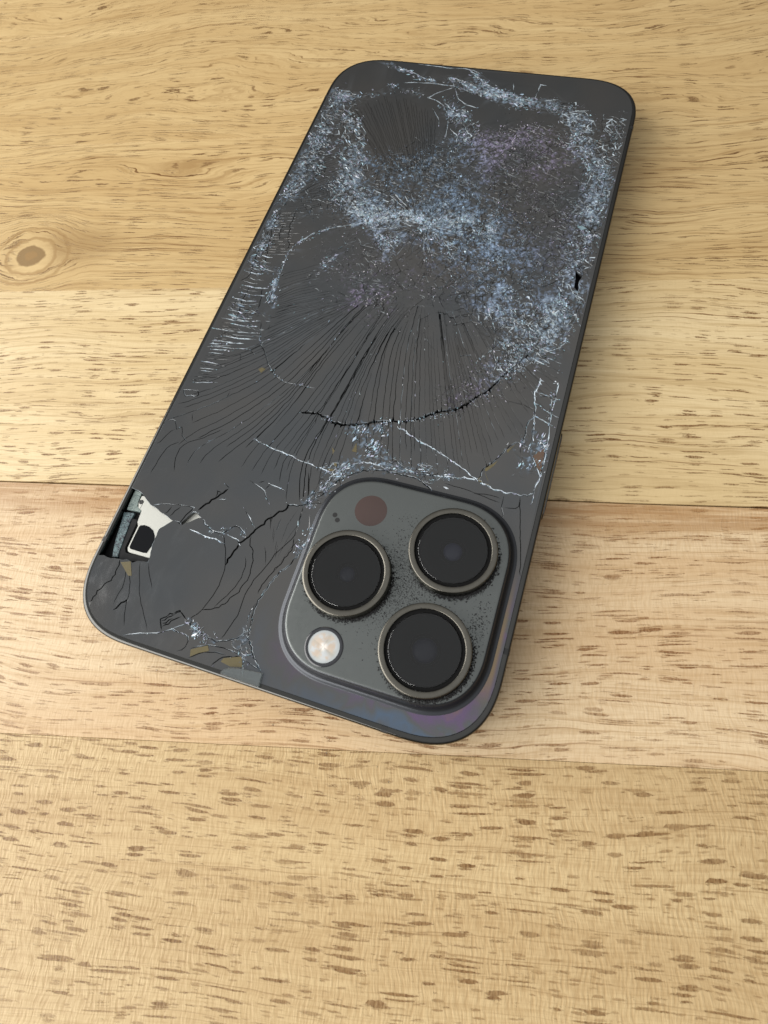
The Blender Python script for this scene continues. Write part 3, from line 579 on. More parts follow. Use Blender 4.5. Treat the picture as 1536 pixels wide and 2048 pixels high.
    [0.05, 0.15, -24.78, 9.8, -28.75, 8.84, -33.17, 7.79],
    [0.04, 0, -33.3, -10.14, -28.43, -9.4],
    [0.04, 0, -33.54, -10.95, -29.28, -10.67],
    [0.04, 0, -33.39, -11.67, -29.07, -10.89],
    [0.04, 0, -32.78, -12.28, -29.72, -12.29],
    [0.04, 0, -32.79, -13.03, -28.14, -12.56],
    [0.04, 0, -33.46, -13.93, -29.69, -13.7],
    [0.04, 0.5, -33.55, -14.69, -28.81, -14.09],
    [0.04, 0.8, -33.39, -15.4, -30.01, -14.81],
    [0.04, 0.8, -32.8, -15.99, -30.74, -15.72],
    [0.04, 0.8, -32.77, -16.72, -28.18, -16.01],
    [0.04, 0.5, -33.23, -17.55, -29.87, -17.09],
    [0.04, 0, -33.35, -18.31, -28.45, -17.18],
    [0.04, 0, -33.2, -19.0, -27.79, -18.09],
    [0.04, 0.8, -33.2, -19.72, -29.6, -19.57],
    [0.04, 0, -33.61, -20.53, -28.03, -19.65],
    [0.04, 0.5, -33.4, -21.2, -29.65, -20.83],
    [0.04, 0.5, -33.06, -21.82, -30.25, -21.38],
    [0.04, 0, -32.99, -22.51, -29.96, -22.19],
    [0.04, 0, -33.57, -23.36, -28.13, -22.25],
    [0.04, 0, -33.65, -24.08, -28.67, -23.5],
    [0.04, 0.5, -32.98, -24.62, -28.17, -23.46],
    [0.05, 0.9, -32.53, 8.21, -30.8, 7.73, -29.35, 7.89],
    [0.05, 0.3, -32.57, 6.69, -30.75, 6.24, -29.2, 6.42],
    [0.05, 0.3, -33.57, 5.6, -31.39, 5.23, -29.49, 5.5],
    [0.05, 0.9, -32.88, 4.59, -31.25, 4.11, -29.89, 4.26],
    [0.05, 0.9, -33.79, 3.35, -31.61, 3.0, -29.7, 3.27],
    [0.05, 0.3, -32.82, 1.86, -30.66, 1.51, -28.77, 1.78],
    [0.05, 0.3, -33.47, 0.87, -31.38, 0.51, -29.56, 0.77],
    [0.05, 0.9, -32.68, -0.28, -29.68, -0.43, -26.96, 0.03],
    [0.05, 0.3, -32.86, -1.1, -30.66, -1.41, -28.73, -1.12],
    [0.05, 0.9, -32.74, -2.25, -29.76, -2.39, -27.05, -1.93],
    [0.05, 0.9, -33.43, -3.81, -30.79, -4.02, -28.43, -3.62],
    [0.05, 0.3, -33.79, -4.89, -30.56, -4.95, -27.6, -4.43],
    [0.05, 0.3, -32.84, -5.92, -30.3, -6.13, -28.02, -5.75],
    [0.05, 0.3, -33.25, -6.8, -30.39, -6.93, -27.8, -6.48],
    [0.05, 0.9, -32.8, -8.19, -30.01, -8.32, -27.49, -7.88],
    [0.05, 0.9, -31.43, -8.6, -28.74, -8.76, -26.31, -8.33],
    [0.05, 0.9, -31.42, -9.87, -28.45, -9.95, -25.74, -9.45],
    [0.05, 0.3, -32.49, -11.36, -29.9, -11.52, -27.56, -11.11],
    [0.05, 0.3, -32.22, -12.47, -28.03, -12.25, -24.13, -11.47],
    [0.05, 0.9, -31.94, -13.18, -28.08, -13.03, -24.51, -12.32],
    [0.05, 0.9, -32.61, -14.39, -29.48, -14.4, -26.61, -13.85],
    [0.05, 0.9, -32.83, -15.73, -29.11, -15.59, -25.67, -14.91],
    [0.02, 0, -3.76, -43.44, -4.54, -46.96, -4.48, -50.64],
    [0.03, 0, -8.2, -45.51, -7.38, -48.12],
    [0.03, 0, -7.72, -46.24, -6.95, -48.85],
    [0.02, 0, -2.51, -45.65, -3.66, -49.22, -4.11, -52.98],
    [0.03, 0, -6.77, -47.67, -6.1, -50.27],
    [0.03, 0, -6.3, -48.38, -5.68, -50.98],
    [0.02, 0, -1.28, -47.82, -2.8, -51.44, -3.74, -55.28],
    [0.03, 0, -5.37, -49.79, -4.85, -52.38],
    [0.03, 0, -4.91, -50.49, -4.44, -53.07],
]
HOLES = dict(
    cav=[-34.87, -47.91, -32.95, -48.21, -32.18, -48.5, -29.55, -50.08, -24.57, -51.64, -25.33, -52.52, -26.32, -53.75, -26.24, -55.53, -25.95, -57.51, -25.6, -58.98, -25.54, -59.7, -27.29, -59.92, -28.08, -60.51, -28.89, -60.28, -31.09, -60.63, -32.18, -60.85, -33.67, -60.71, -34.98, -61.08, -35.25, -58.71],
    tri=[-22.88, -51.65, -21.66, -49.2, -21.13, -49.05, -19.91, -49.78, -21.16, -50.7, -22.63, -51.96],
    slit=[31.4, 17.28, 31.98, 16.82, 32.82, 16.27, 32.61, 15.41, 32.43, 14.07, 32.71, 13.25, 32.62, 12.11, 31.83, 13.06, 31.52, 15.01],
)
INNER = dict(
    bracket=[-32.64, -48.71, -32.68, -49.96, -32.27, -50.89, -31.4, -51.3, -31.19, -53.42, -30.73, -54.05, -30.68, -58.27, -30.34, -58.79, -29.94, -58.92, -26.08, -58.86, -25.23, -57.47, -24.61, -55.58, -22.93, -52.64, -19.68, -50.24, -20.08, -49.35, -21.69, -48.65, -25.78, -49.38, -29.9, -49.08, -32.43, -48.59],
    pad=[-30.26, -53.88, -29.59, -53.63, -28.65, -53.68, -27.65, -54.09, -26.93, -54.89, -26.61, -55.67, -26.58, -56.77, -26.9, -58.2, -27.5, -58.31, -30.1, -58.31, -30.41, -57.97, -30.44, -55.87, -30.41, -54.11],
    foam=[-34.43, -47.92, -33.11, -47.56, -32.88, -48.56, -32.83, -49.85, -32.54, -50.69, -31.49, -51.3, -31.61, -51.59, -34.2, -51.79, -34.38, -49.88],
    tape=[-34.63, -52.38, -32.56, -51.94, -32.58, -53.74, -31.93, -59.31, -31.72, -60.23, -32.75, -60.52, -33.42, -58.5, -33.82, -56.74, -34.22, -54.19],
    trim=[-32.58, -53.06, -31.7, -52.95, -31.36, -53.62, -31.3, -58.36, -30.8, -59.08, -26.21, -58.88, -26.12, -59.58, -31.22, -60.78, -31.89, -59.51],
    screw=[-32.22, -49.78],
)
ZONES = [
    dict(p=[-33.47, 58.83, -31.38, 54.34, -31.36, 48.28, -30.25, 41.75, -30.32, 35.24, -30.92, 31.96], hw=3.2, n=1900, s=0.34, a=0.16, e=2.2, t=0, g=-25, h=0.09),
    dict(p=[-32.5, 58.61, -28.89, 57.37], hw=2.5, n=250, s=0.4, a=0.3, e=2.5, t=0, g=-25, h=0.075),
    dict(p=[-32.44, 46.06, -32.59, 39.71, -32.34, 32.5, -32.1, 24.02], hw=2.0, n=1000, s=0.34, a=0.3, e=1.5, t=0, g=None, h=0.168),
    dict(p=[-27.47, 53.21, -24.14, 45.26, -20.67, 38.53, -20.33, 32.32], hw=2.6, n=900, s=0.36, a=0.26, e=3.0, t=0, g=-35, h=0.146),
    dict(p=[-24.53, 41.09, -22.67, 35.01, -21.04, 27.61], hw=2.5, n=500, s=0.3, a=0.2, e=3, t=0, g=-30, h=0.05),
    dict(p=[-33.24, 17.83, -32.71, 12.14, -32.94, 9.26], hw=1.8, n=700, s=0.3, a=0.28, e=1.4, t=0, g=None, h=0.157),
    dict(p=[-33.78, 23.71, -33.24, 17.83], hw=1.2, n=150, s=0.3, a=0.3, e=1.4, t=0, g=None, h=0.075),
    dict(p=[-20.2, 28.53, -15.76, 25.63, -12.29, 23.66, -6.15, 23.56], hw=3.6, n=3200, s=0.24, a=0.36, e=1.4, t=0, g=None, h=0.202),
    dict(p=[-15.07, 23.56, -10.53, 23.42, -1.91, 23.96], hw=2.0, n=900, s=0.2, a=0.5, e=1.6, t=0, g=None, h=0.28),
    dict(p=[-24.92, 25.38, -16.23, 27.02, -7.71, 28.63], hw=7, n=1500, s=0.2, a=0.1, e=1.5, t=1, g=None, h=0.083),
    dict(p=[-11.76, 22.03, -10.36, 18.76, -7.77, 16.49, -5.54, 12.85], hw=1.6, n=500, s=0.25, a=0.5, e=2.2, t=0, g=None, h=0.125),
    dict(p=[-4.81, 19.17, -5.64, 14.87], hw=1.6, n=200, s=0.25, a=0.35, e=2.5, t=0, g=None, h=0.087),
    dict(p=[-3.45, 36.92, 2.72, 30.6, 7.22, 25.74], hw=10, n=8500, s=0.2, a=0.17, e=1.4, t=1, g=None, h=0.141),
    dict(p=[9.24, 21.98, 15.69, 16.6, 19.03, 10.9], hw=9, n=8500, s=0.2, a=0.2, e=1.4, t=1, g=None, h=0.166),
    dict(p=[-0.89, 24.16, 7.39, 25.08, 13.34, 24.17], hw=3.2, n=1500, s=0.18, a=0.3, e=1.7, t=0, g=None, h=0.168),
    dict(p=[-15.17, 37.92, -5.36, 39.65, 2.41, 44.13], hw=5, n=2000, s=0.2, a=0.14, e=1.3, t=1, g=None, h=0.116),
    dict(p=[10.53, 42.46, 19.48, 30.93, 25.12, 18.57], hw=14, n=6500, s=0.18, a=0.055, e=1.3, t=2, g=None, h=0.024),
    dict(p=[-5.84, 12.12, 2.83, 11.29, 14.35, 9.89], hw=12, n=6000, s=0.18, a=0.05, e=1.3, t=2, g=None, h=0.022),
    dict(p=[-2.5, 24.13, -1.01, 23.85, 0.57, 23.6], hw=1.1, n=500, s=0.2, a=0.8, e=2, t=0, g=None, h=0.3),
    dict(p=[-15.95, 19.49, -11.76, 22.03, -7.48, 24.3, -1.4, 24.06, 4.05, 25.69, 9.42, 25.34, 13.41, 23.91], hw=0.8, n=900, s=0.22, a=0.6, e=2.4, t=0, g=None, h=0.2),
    dict(p=[-0.82, 22.06, 2.64, 19.28, 6.81, 17.42], hw=1.5, n=260, s=0.2, a=0.5, e=3.5, t=0, g=-40, h=0.1),
    dict(p=[-7.24, 6.53, -13.8, 13.19], hw=9, n=500, s=0.22, a=0.22, e=1.3, t=2, g=None, h=0.033),
    dict(p=[-3.13, 3.55, -7.62, 1.3], hw=6, n=220, s=0.2, a=0.45, e=1.3, t=2, g=None, h=0.068),
    dict(p=[4.84, 47.7, 9.63, 50.89, 14.58, 53.31, 21.12, 50.46], hw=4.2, n=1500, s=0.26, a=0.2, e=1.3, t=2, g=None, h=0.086),
    dict(p=[9.13, 43.75, 15.04, 46.32, 20.5, 45.74], hw=7, n=900, s=0.22, a=0.16, e=1.2, t=2, g=None, h=0.069),
    dict(p=[21.85, 34.21, 25.87, 29.39], hw=8, n=450, s=0.2, a=0.2, e=1.2, t=2, g=None, h=0.03),
    dict(p=[15.99, 62.2, 20.53, 61.57, 24.45, 58.12, 27.73, 54.69], hw=2.6, n=900, s=0.36, a=0.24, e=1.3, t=0, g=None, h=0.134),
    dict(p=[23.25, 58.74, 26.25, 51.33, 29.57, 47.32, 31.82, 43.27, 31.34, 37.42, 32.54, 33.44], hw=3.2, n=2200, s=0.34, a=0.28, e=1.3, t=0, g=None, h=0.157),
    dict(p=[30.62, 35.87, 30.17, 30.23, 31.14, 22.41, 30.71, 14.66], hw=3.4, n=2100, s=0.3, a=0.2, e=1.5, t=0, g=None, h=0.112),
    dict(p=[31.83, 31.93, 32.07, 25.23], hw=2.2, n=500, s=0.3, a=0.4, e=1.3, t=0, g=None, h=0.1),
    dict(p=[31.03, 59.98, 32.56, 50.87, 32.79, 43.45], hw=3, n=500, s=0.3, a=0.16, e=1.3, t=0, g=None, h=0.04),
    dict(p=[32.29, 11.3, 29.41, 7.04, 27.89, 3.14, 29.67, 1.22], hw=3.6, n=1800, s=0.3, a=0.26, e=1.5, t=0, g=None, h=0.146),
    dict(p=[28.73, 8.09, 28.81, 4.53, 29.56, 1.77], hw=1.8, n=500, s=0.26, a=0.5, e=1.6, t=0, g=None, h=0.125),
    dict(p=[30.75, 4.97, 28.39, -1.37, 25.13, -3.27], hw=3.5, n=900, s=0.34, a=0.2, e=1.8, t=0, g=-35, h=0.112),
    dict(p=[18.94, 7.15, 24.78, 2.43, 27.52, -1.58], hw=4.5, n=900, s=0.26, a=0.2, e=3, t=0, g=-50, h=0.112),
    dict(p=[22.25, -2.81, 25.5, -4.89, 24.12, -6.89, 21.89, -9.09], hw=3.0, n=1000, s=0.28, a=0.26, e=1.5, t=0, g=None, h=0.146),
    dict(p=[15.54, -16.64, 19.93, -12.31, 22.63, -8.36], hw=4.0, n=700, s=0.24, a=0.14, e=1.4, t=2, g=None, h=0.06),
    dict(p=[-24.09, 71.78, -21.7, 70.24], hw=1.2, n=60, s=0.4, a=0.4, e=2, t=0, g=None, h=0.1),
    dict(p=[-2.02, 70.26, -0.22, 67.85, 3.24, 65.72, 10.13, 63.32, 14.3, 62.27], hw=1.3, n=800, s=0.36, a=0.34, e=2.2, t=0, g=-15, h=0.19),
    dict(p=[-7.36, 67.7, 0.42, 65.3, 7.02, 61.99, 13.83, 61.86], hw=1.6, n=800, s=0.36, a=0.26, e=2.6, t=0, g=-15, h=0.146),
    dict(p=[-20.32, 69.87, -15.98, 67.91, -10.66, 66.51], hw=0.7, n=260, s=0.4, a=0.5, e=2.8, t=0, g=-20, h=0.125),
    dict(p=[-20.88, 63.58, -18.08, 62.56, -12.99, 61.9], hw=1.4, n=240, s=0.34, a=0.3, e=2, t=0, g=None, h=0.075),
    dict(p=[-30.68, 58.89, -26.78, 58.58, -21.37, 61.18], hw=1.5, n=100, s=0.3, a=0.35, e=1.6, t=0, g=None, h=0.087),
    dict(p=[-5.29, 60.11, -1.52, 54.77, 0.75, 52.66, 0.68, 48.59], hw=2.6, n=420, s=0.32, a=0.26, e=2, t=0, g=60, h=0.065),
    dict(p=[-4.4, 56.83, -0.63, 55.75], hw=1.6, n=160, s=0.34, a=0.6, e=2, t=0, g=None, h=0.15),
    dict(p=[-0.15, -26.74, 3.48, -26.24, 6.59, -24.19], hw=1.5, n=120, s=0.3, a=0.4, e=2.4, t=0, g=70, h=0.1),
    dict(p=[1.51, -26.01, 4.23, -29.97, 7.12, -31.74, 2.17, -33.54], hw=2.4, n=70, s=0.34, a=0.5, e=2.4, t=0, g=60, h=0.125),
    dict(p=[4.08, -29.5, 6.38, -29.41], hw=1.3, n=120, s=0.26, a=0.7, e=2, t=0, g=60, h=0.175),
    dict(p=[8.95, -31.75, 13.54, -32.02, 19.48, -31.13], hw=1.6, n=350, s=0.28, a=0.3, e=2, t=0, g=-10, h=0.075),
    dict(p=[-1.2, -35.93, 1.47, -34.22, -1.19, -39.85, -2.56, -42.44], hw=1.4, n=420, s=0.28, a=0.45, e=2, t=0, g=50, h=0.113),
    dict(p=[29.45, -22.43, 31.28, -22.95, 31.29, -26.84], hw=1.6, n=130, s=0.28, a=0.5, e=2.5, t=0, g=70, h=0.125),
    dict(p=[31.47, -19.91, 33.69, -22.32, 34.25, -27.01], hw=1.4, n=160, s=0.28, a=0.35, e=2.5, t=0, g=70, h=0.087),
    dict(p=[-5.69, -67.39, -4.59, -65.83, -3.91, -68.48, -2.16, -69.55], hw=1.4, n=160, s=0.26, a=0.25, e=1.8, t=0, g=None, h=0.062),
    dict(p=[-14.15, -66.59, -12.1, -68.07, -8.77, -68.48], hw=0.9, n=150, s=0.26, a=0.4, e=2, t=0, g=None, h=0.1),
    dict(p=[-17.31, -51.44, -15.76, -51.48, -12.38, -49.6, -10.83, -50.57], hw=0.7, n=100, s=0.24, a=0.5, e=2, t=0, g=None, h=0.125),
    dict(p=[-0.73, -50.95, 0.03, -49.38, -0.07, -46.66], hw=1.2, n=200, s=0.28, a=0.4, e=2, t=0, g=None, h=0.1),
    dict(p=[-31.96, 3.25, -33.81, 6.3, -28.29, 4.03], hw=2.2, n=45, s=0.36, a=0.3, e=4.5, t=0, g=-8, h=0.075),
    dict(p=[-30.21, -3.68, -30.75, -6.38, -25.25, -8.94], hw=3.5, n=50, s=0.36, a=0.3, e=4.5, t=0, g=-8, h=0.075),
    dict(p=[-26.47, 1.74, -25.57, -1.36, -24.92, -3.8], hw=0.9, n=230, s=0.28, a=0.6, e=2, t=0, g=70, h=0.15),
    dict(p=[-6.46, -25.35, -0.35, -26.16, 4.85, -24.63, 10.68, -22.32, 16.19, -19.03, 19.84, -15.57, 23.13, -10.44], hw=0.7, n=420, s=0.16, a=0.5, e=2.0, t=0, g=None, h=0.03),
    dict(p=[-26.08, -1.47, -24.62, -3.73], hw=1.0, n=60, s=0.3, a=0.6, e=2.5, t=0, g=70, h=0.15),
    dict(p=[-25.43, -7.98, -23.97, -12.35, -22.37, -14.16, -20.04, -17.3, -18.17, -19.07, -15.81, -20.33, -12.89, -20.19, -9.33, -20.23], hw=0.35, n=60, s=0.2, a=0.4, e=2.5, t=0, g=None, h=0),
    dict(p=[-25.2, -3.09, -26.41, 1.89, -26.41, 7.01, -24.89, 13.44, -20.16, 17.94], hw=0.5, n=420, s=0.24, a=0.45, e=1.8, t=0, g=None, h=0.08),
    dict(p=[-19.31, 3.94, -18.17, 6.85, -17.02, 9.79, -14.24, 14.48], hw=1.2, n=260, s=0.28, a=0.3, e=2, t=0, g=-150, h=0.05),
    dict(p=[-23.06, -73.01, -14.09, -72.52, -7.0, -72.44], hw=0.4, n=60, s=0.26, a=0.5, e=2, t=0, g=None, h=0),
    dict(p=[32.52, 10.14, 32.5, -3.79, 33.1, -17.47], hw=0.5, n=120, s=0.22, a=0.5, e=2.5, t=0, g=None, h=0),
]
FLAKES = [
    ['y', -6.56, -71.14, -6.34, -70.5, -3.66, -69.46, -2.91, -70.94, -4.82, -71.4],
    ['y', -12.05, -70.84, -10.83, -70.12, -9.6, -69.46, -9.08, -70.18, -10.57, -70.97, -11.69, -71.89],
    ['y', 23.96, -30.77, 25.02, -28.99, 26.41, -31.23],
    ['y', 24.57, -28.54, 26.55, -26.31, 26.13, -27.37, 25.13, -28.77],
    ['y', 27.5, -23.94, 28.84, -22.43, 28.21, -23.37, 27.79, -24.45],
    ['y', -30.15, -61.05, -28.47, -60.42, -27.14, -62.66, -27.72, -62.83],
    ['y', -2.09, -31.01, -0.95, -31.99, 0.02, -34.48, -0.49, -34.4],
    ['y', 1.62, -30.9, 1.9, -29.12, 2.5, -30.89],
    ['o', 32.01, -23.92, 33.66, -21.57, 33.86, -26.46, 33.09, -25.91],
    ['y', -21.58, -18.78, -20.74, -19.43, -20.18, -18.44, -21.04, -18.22],
    ['y', -1.79, -35.16, 0.13, -35.07, -0.84, -35.64],
]
CHIP = [-5.84, -72.76, -5.52, -72.11, -4.73, -71.53, -3.09, -71.14, 0.59, -70.79, 0.86, -72.95, -2.33, -72.93, -5.52, -72.9]
D = dict(g=GUIDES, gn=GUIDE_COUNTS, c=CRACKS, h=HOLES, i=INNER, z=ZONES, f=FLAKES, chip=CHIP)
def pl(a): return np.array(pairs(a), float)
def resample(P, n):
    d = np.r_[0, np.cumsum(np.linalg.norm(np.diff(P, axis=0), axis=1))]; s = np.linspace(0, d[-1], n)
    return np.c_[np.interp(s, d, P[:, 0]), np.interp(s, d, P[:, 1])]
def smoothp(P, it=2):
    for _ in range(it):
        Q = P.copy(); Q[1:-1] = (P[:-2] + 2 * P[1:-1] + P[2:]) / 4; P = Q
    return P
def jag(P, amp, step):
    L = np.linalg.norm(np.diff(P, axis=0), axis=1).sum(); n = max(2, int(L / step) + 1)
    Q = resample(P, n)
    if n > 2:
        t = np.gradient(Q, axis=0); t /= np.linalg.norm(t, axis=1)[:, None] + 1e-9
        off = RNG.normal(0, amp, n); off[0] = off[-1] = 0
        Q += np.c_[-t[:, 1], t[:, 0]] * off[:, None]
    return Q
OUT2 = np.array(outl(1.25, 8))
cracks = []      # (width, brightness, points)
G = [smoothp(resample(pl(g), 22)) for g in D['g']]
for i in range(len(G) - 1):
    n = D['gn'][i] + 1
    for j in range(n):
        f = j / n + RNG.uniform(-0.13, 0.13) * (j > 0) / n * 2
        P = G[i] * (1 - f) + G[i + 1] * f
        a = RNG.integers(0, 5) if j else 0; b = 22 - (RNG.integers(0, 3) if j else 0)
        right = i >= 18
        w = (0.05 if 8 < i < 13 else 0.09) if i < 14 else (0.045 if i < 19 else 0.022)
        br = 0.0 if i < 21 else 0.12
        P = jag(P[a:b], 0.05, 1.0); br = max(br, RNG.uniform(0.02, 0.13) if RNG.random() < 0.8 else RNG.uniform(0.12, 0.3))
        cracks.append((w * RNG.uniform(0.8, 1.3), br, P, True))
for c in D['c']:
    P = pl(c[2:]); w = c[0] * (1.35 if 0.035 < c[0] < 0.12 else 1.0)
    P = jag(P, 0.10 if w > 0.09 else 0.05, 0.55 if w > 0.09 else 0.9) if w > 0.025 else jag(P, 0.02, 1.5)
    cracks.append((w, c[1], P, False))
GZ = 7.65; GB = 7.0
OUT = np.array(outl(1.0, 14))
holes = [pl(D['h'][k]) for k in ('cav', 'tri', 'slit')]
def inside(P, poly):
    x, y = P[:, 0], P[:, 1]; r = np.zeros(len(P), bool); n = len(poly)
    for i in range(n):
        x1, y1 = poly[i]; x2, y2 = poly[(i + 1) % n]
        if y1 == y2: continue
        c = ((y1 > y) != (y2 > y)) & (x < (x2 - x1) * (y - y1) / (y2 - y1) + x1); r ^= c
    return r
def dist_poly(P, L):
    d = np.full(len(P), 1e9)
    for a, b in zip(L[:-1], L[1:]):
        ab = b - a; t = np.clip(((P - a) @ ab) / (ab @ ab + 1e-12), 0, 1); d = np.minimum(d, np.linalg.norm(P - a - t[:, None] * ab, axis=1))
    return d
def vnoise(P, sc, seed):
    r = np.random.default_rng(seed).random((256, 256)); Q = np.asarray(P) / sc + 1000; i = np.floor(Q).astype(int); f = Q - i; f = f * f * (3 - 2 * f)
    x0, y0 = i[:, 0] % 256, i[:, 1] % 256; x1, y1 = (x0 + 1) % 256, (y0 + 1) % 256
    return (r[x0, y0] * (1 - f[:, 0]) + r[x1, y0] * f[:, 0]) * (1 - f[:, 1]) + (r[x0, y1] * (1 - f[:, 0]) + r[x1, y1] * f[:, 0]) * f[:, 1]
TINTS = [(0.62, 0.80, 1.02), (0.50, 0.72, 1.02), (0.78, 0.68, 1.0)]
def haze(P):   # albedo of powdered glass at each point
    P = np.asarray(P, float); out = np.zeros((len(P), 3))
    n1 = vnoise(P, 1.6, 3); n2 = vnoise(P, 0.55, 4); n3 = vnoise(P, 4.5, 5); n4 = vnoise(P, 0.24, 6)
    n5 = RNG.random(len(P)); tex = np.clip(0.22 + 0.8 * (n1 - 0.35) + 1.2 * (n2 - 0.5) + 0.9 * (n3 - 0.45) + 1.2 * (n4 - 0.5) + 0.9 * (n5 - 0.5) * n2 * 2, 0.0, 1.8) ** 1.5 * 1.15
    for z in D['z']:
        if z['h'] <= 0: continue
        d = dist_poly(P, pl(z['p'])); k = np.exp(-(d / (z['hw'] * 0.85)) ** 2)
        out += (k * tex * z['h'])[:, None] * np.array(TINTS[z['t']])
    return np.clip(out, 0, 0.6)
# vertices + constraint edges
CV, CE, CW, CB, CL = [], [], [], [], []
def addpoly(P, w, closed=False, b=0.0, taper=False):
    s = len(CV); CV.extend([Vector((float(x), float(y))) for x, y in P]); n = len(P)
    for i in range(n if closed else n - 1): CE.append((s + i, s + (i + 1) % n)); CW.append(w * ((0.42 + 0.58 * min(1.0, i / 8.0)) if taper else 1.0)); CB.append(b); CL.append(0.026 * min(1.0, i / 6.0) * min(1.0, (n - 1 - i) / 5.0) if taper else 0.006)
addpoly(OUT, 0.02, True, 0.06)
hj = []
for h in holes:
    hh = np.vstack([jag(np.array([h[i], h[(i + 1) % len(h)]]), 0.06, 0.5)[:-1] for i in range(len(h))])
    if h is holes[0]: hh[hh[:, 0] < -34.0, 0] -= 0.0
    hj.append(hh); addpoly(hh, 0.02, True, 0.45)
for w, b, P, tp in cracks:
    ins = inside(P, OUT)
    for hh in hj: ins &= ~inside(P, hh)
    # keep runs inside the glass (one point of overshoot so cracks reach the edge)
    i = 0
    while i < len(P):
        if ins[i]:
            j = i
            while j + 1 < len(P) and ins[j + 1]: j += 1
            a, e2 = i, j
            if e2 - a >= 1: addpoly(P[a:e2 + 1], w, False, b, tp)
            i = j + 1
        else: i += 1
# crushed areas: short random fractures
zonesP = []
for z in D['z']:
    if z['hw'] > 1.5 and z['a'] >= 0.1:
        P = pl(z['p']); L = np.linalg.norm(np.diff(P, axis=0), axis=1).sum()
        n = int(min(420, (L + z['hw']) * z['hw'] * 2 * 0.55)); Q = resample(P, 40)
        for k in range(n):
            c = Q[RNG.integers(0, 40)] + RNG.normal(0, z['hw'] * 0.5, 2); a = RNG.uniform(0, math.pi); l = RNG.uniform(0.3, 1.1)
            d = np.array([math.cos(a), math.sin(a)]) * l; S_ = np.array([c - d, c + RNG.normal(0, 0.12, 2), c + d])
            if inside(S_, OUT).all() and not any(inside(S_, h).any() for h in hj): addpoly(S_, 0.03, False, 0.25)
IC = np.array((-1.0, 22.9))
for z in D['z']:      # polygonal web of small shards in the crushed bands
    if z['hw'] < 1.4 or z['n'] < 250: continue
    if z['t'] == 2 and z['n'] < 1000: continue
    P = pl(z['p']); L = np.linalg.norm(np.diff(P, axis=0), axis=1).sum(); sp = 1.15 if z['t'] == 0 else 1.5
    n = int(min(700, (L + z['hw']) * z['hw'] * 1.9 / sp ** 2)); Q = resample(P, 60)[RNG.integers(0, 60, n)] + np.clip(RNG.normal(0, z['hw'] * 0.6, (n, 2)), -z['hw'] * 1.4, z['hw'] * 1.4)
    m = inside(Q, OUT2)
    for h in hj: m &= ~inside(Q, h)
    Q = Q[m]
    if len(Q) < 6: continue
    v1, e1, f1, _a, _b, _c = geometry.delaunay_2d_cdt([Vector((float(x), float(y))) for x, y in Q], [], [], 0, 1e-4)
    for i, j in e1:
        pa, pb = np.array(v1[i]), np.array(v1[j]); ln = np.linalg.norm(pb - pa)
        if ln > sp * 2.6 or RNG.random() < (0.42 if z['t'] == 0 else 0.6): continue
        bb = RNG.random(); addpoly(jag(np.array([pa, pb]), 0.06, 0.5), RNG.uniform(0.015, 0.06), False, (0.0 if bb < 0.45 else bb * 0.9) * (1.0 if z['t'] == 0 else 0.3))
for k in range(150):  # radiating cracks of the impact star
    a = RNG.uniform(0, 2 * math.pi); r0 = RNG.uniform(0.4, 4.5); r1 = r0 + abs(RNG.normal(0, 4.0)) + 1.0; u = np.array((math.cos(a), math.sin(a)))
    P = jag(np.array([IC + u * r0, IC + u * r1 + RNG.normal(0, 0.3, 2)]), 0.04, 0.8)
    if inside(P, OUT2).all(): addpoly(P, 0.018, False, RNG.uniform(0.0, 0.75))
gx, gy = np.meshgrid(np.arange(-34.6, 34.7, 0.29), np.arange(-72, 72.1, 0.29)); GP = np.c_[gx.ravel(), gy.ravel()] + RNG.uniform(-0.15, 0.15, (gx.size, 2))
hz = haze(GP).max(1); m = (hz > 0.02) & inside(GP, OUT2)
for h in hj: m &= ~inside(GP, h)
for x, y in GP[m]: CV.append(Vector((float(x), float(y))))
vo, eo, fo, ov, oe, of = geometry.delaunay_2d_cdt(CV, CE, [], 1, 1e-4)
VV = np.array([(v.x, v.y) for v in vo]); TR = np.array([f for f in fo if len(f) == 3], int)
wmap = {}
for e2, src in zip(eo, oe):
    ws = [CW[i] for i in src if i < len(CW)]
    if ws: wmap[(min(e2), max(e2))] = (max(ws), max(CB[i] for i in src if i < len(CB)), max(CL[i] for i in src if i < len(CL)))
cen = VV[TR].mean(1)
keep = inside(cen, OUT)
for hh in hj: keep &= ~inside(cen, hh)
TR = TR[keep]; cen = cen[keep]
a = VV[TR[:, 0]]; b = VV[TR[:, 1]]; c = VV[TR[:, 2]]
flip = ((b[:, 0] - a[:, 0]) * (c[:, 1] - a[:, 1]) - (b[:, 1] - a[:, 1]) * (c[:, 0] - a[:, 0])) < 0
TR[flip] = TR[flip][:, ::-1]
edge_t = {}
for ti, t3 in enumerate(TR):
    for k in range(3):
        p, q = int(t3[k]), int(t3[(k + 1) % 3]); edge_t.setdefault((min(p, q), max(p, q)), []).append((ti, k))
par = list(range(len(TR)))
def find(i):
    while par[i] != i: par[i] = par[par[i]]; i = par[i]
    return i
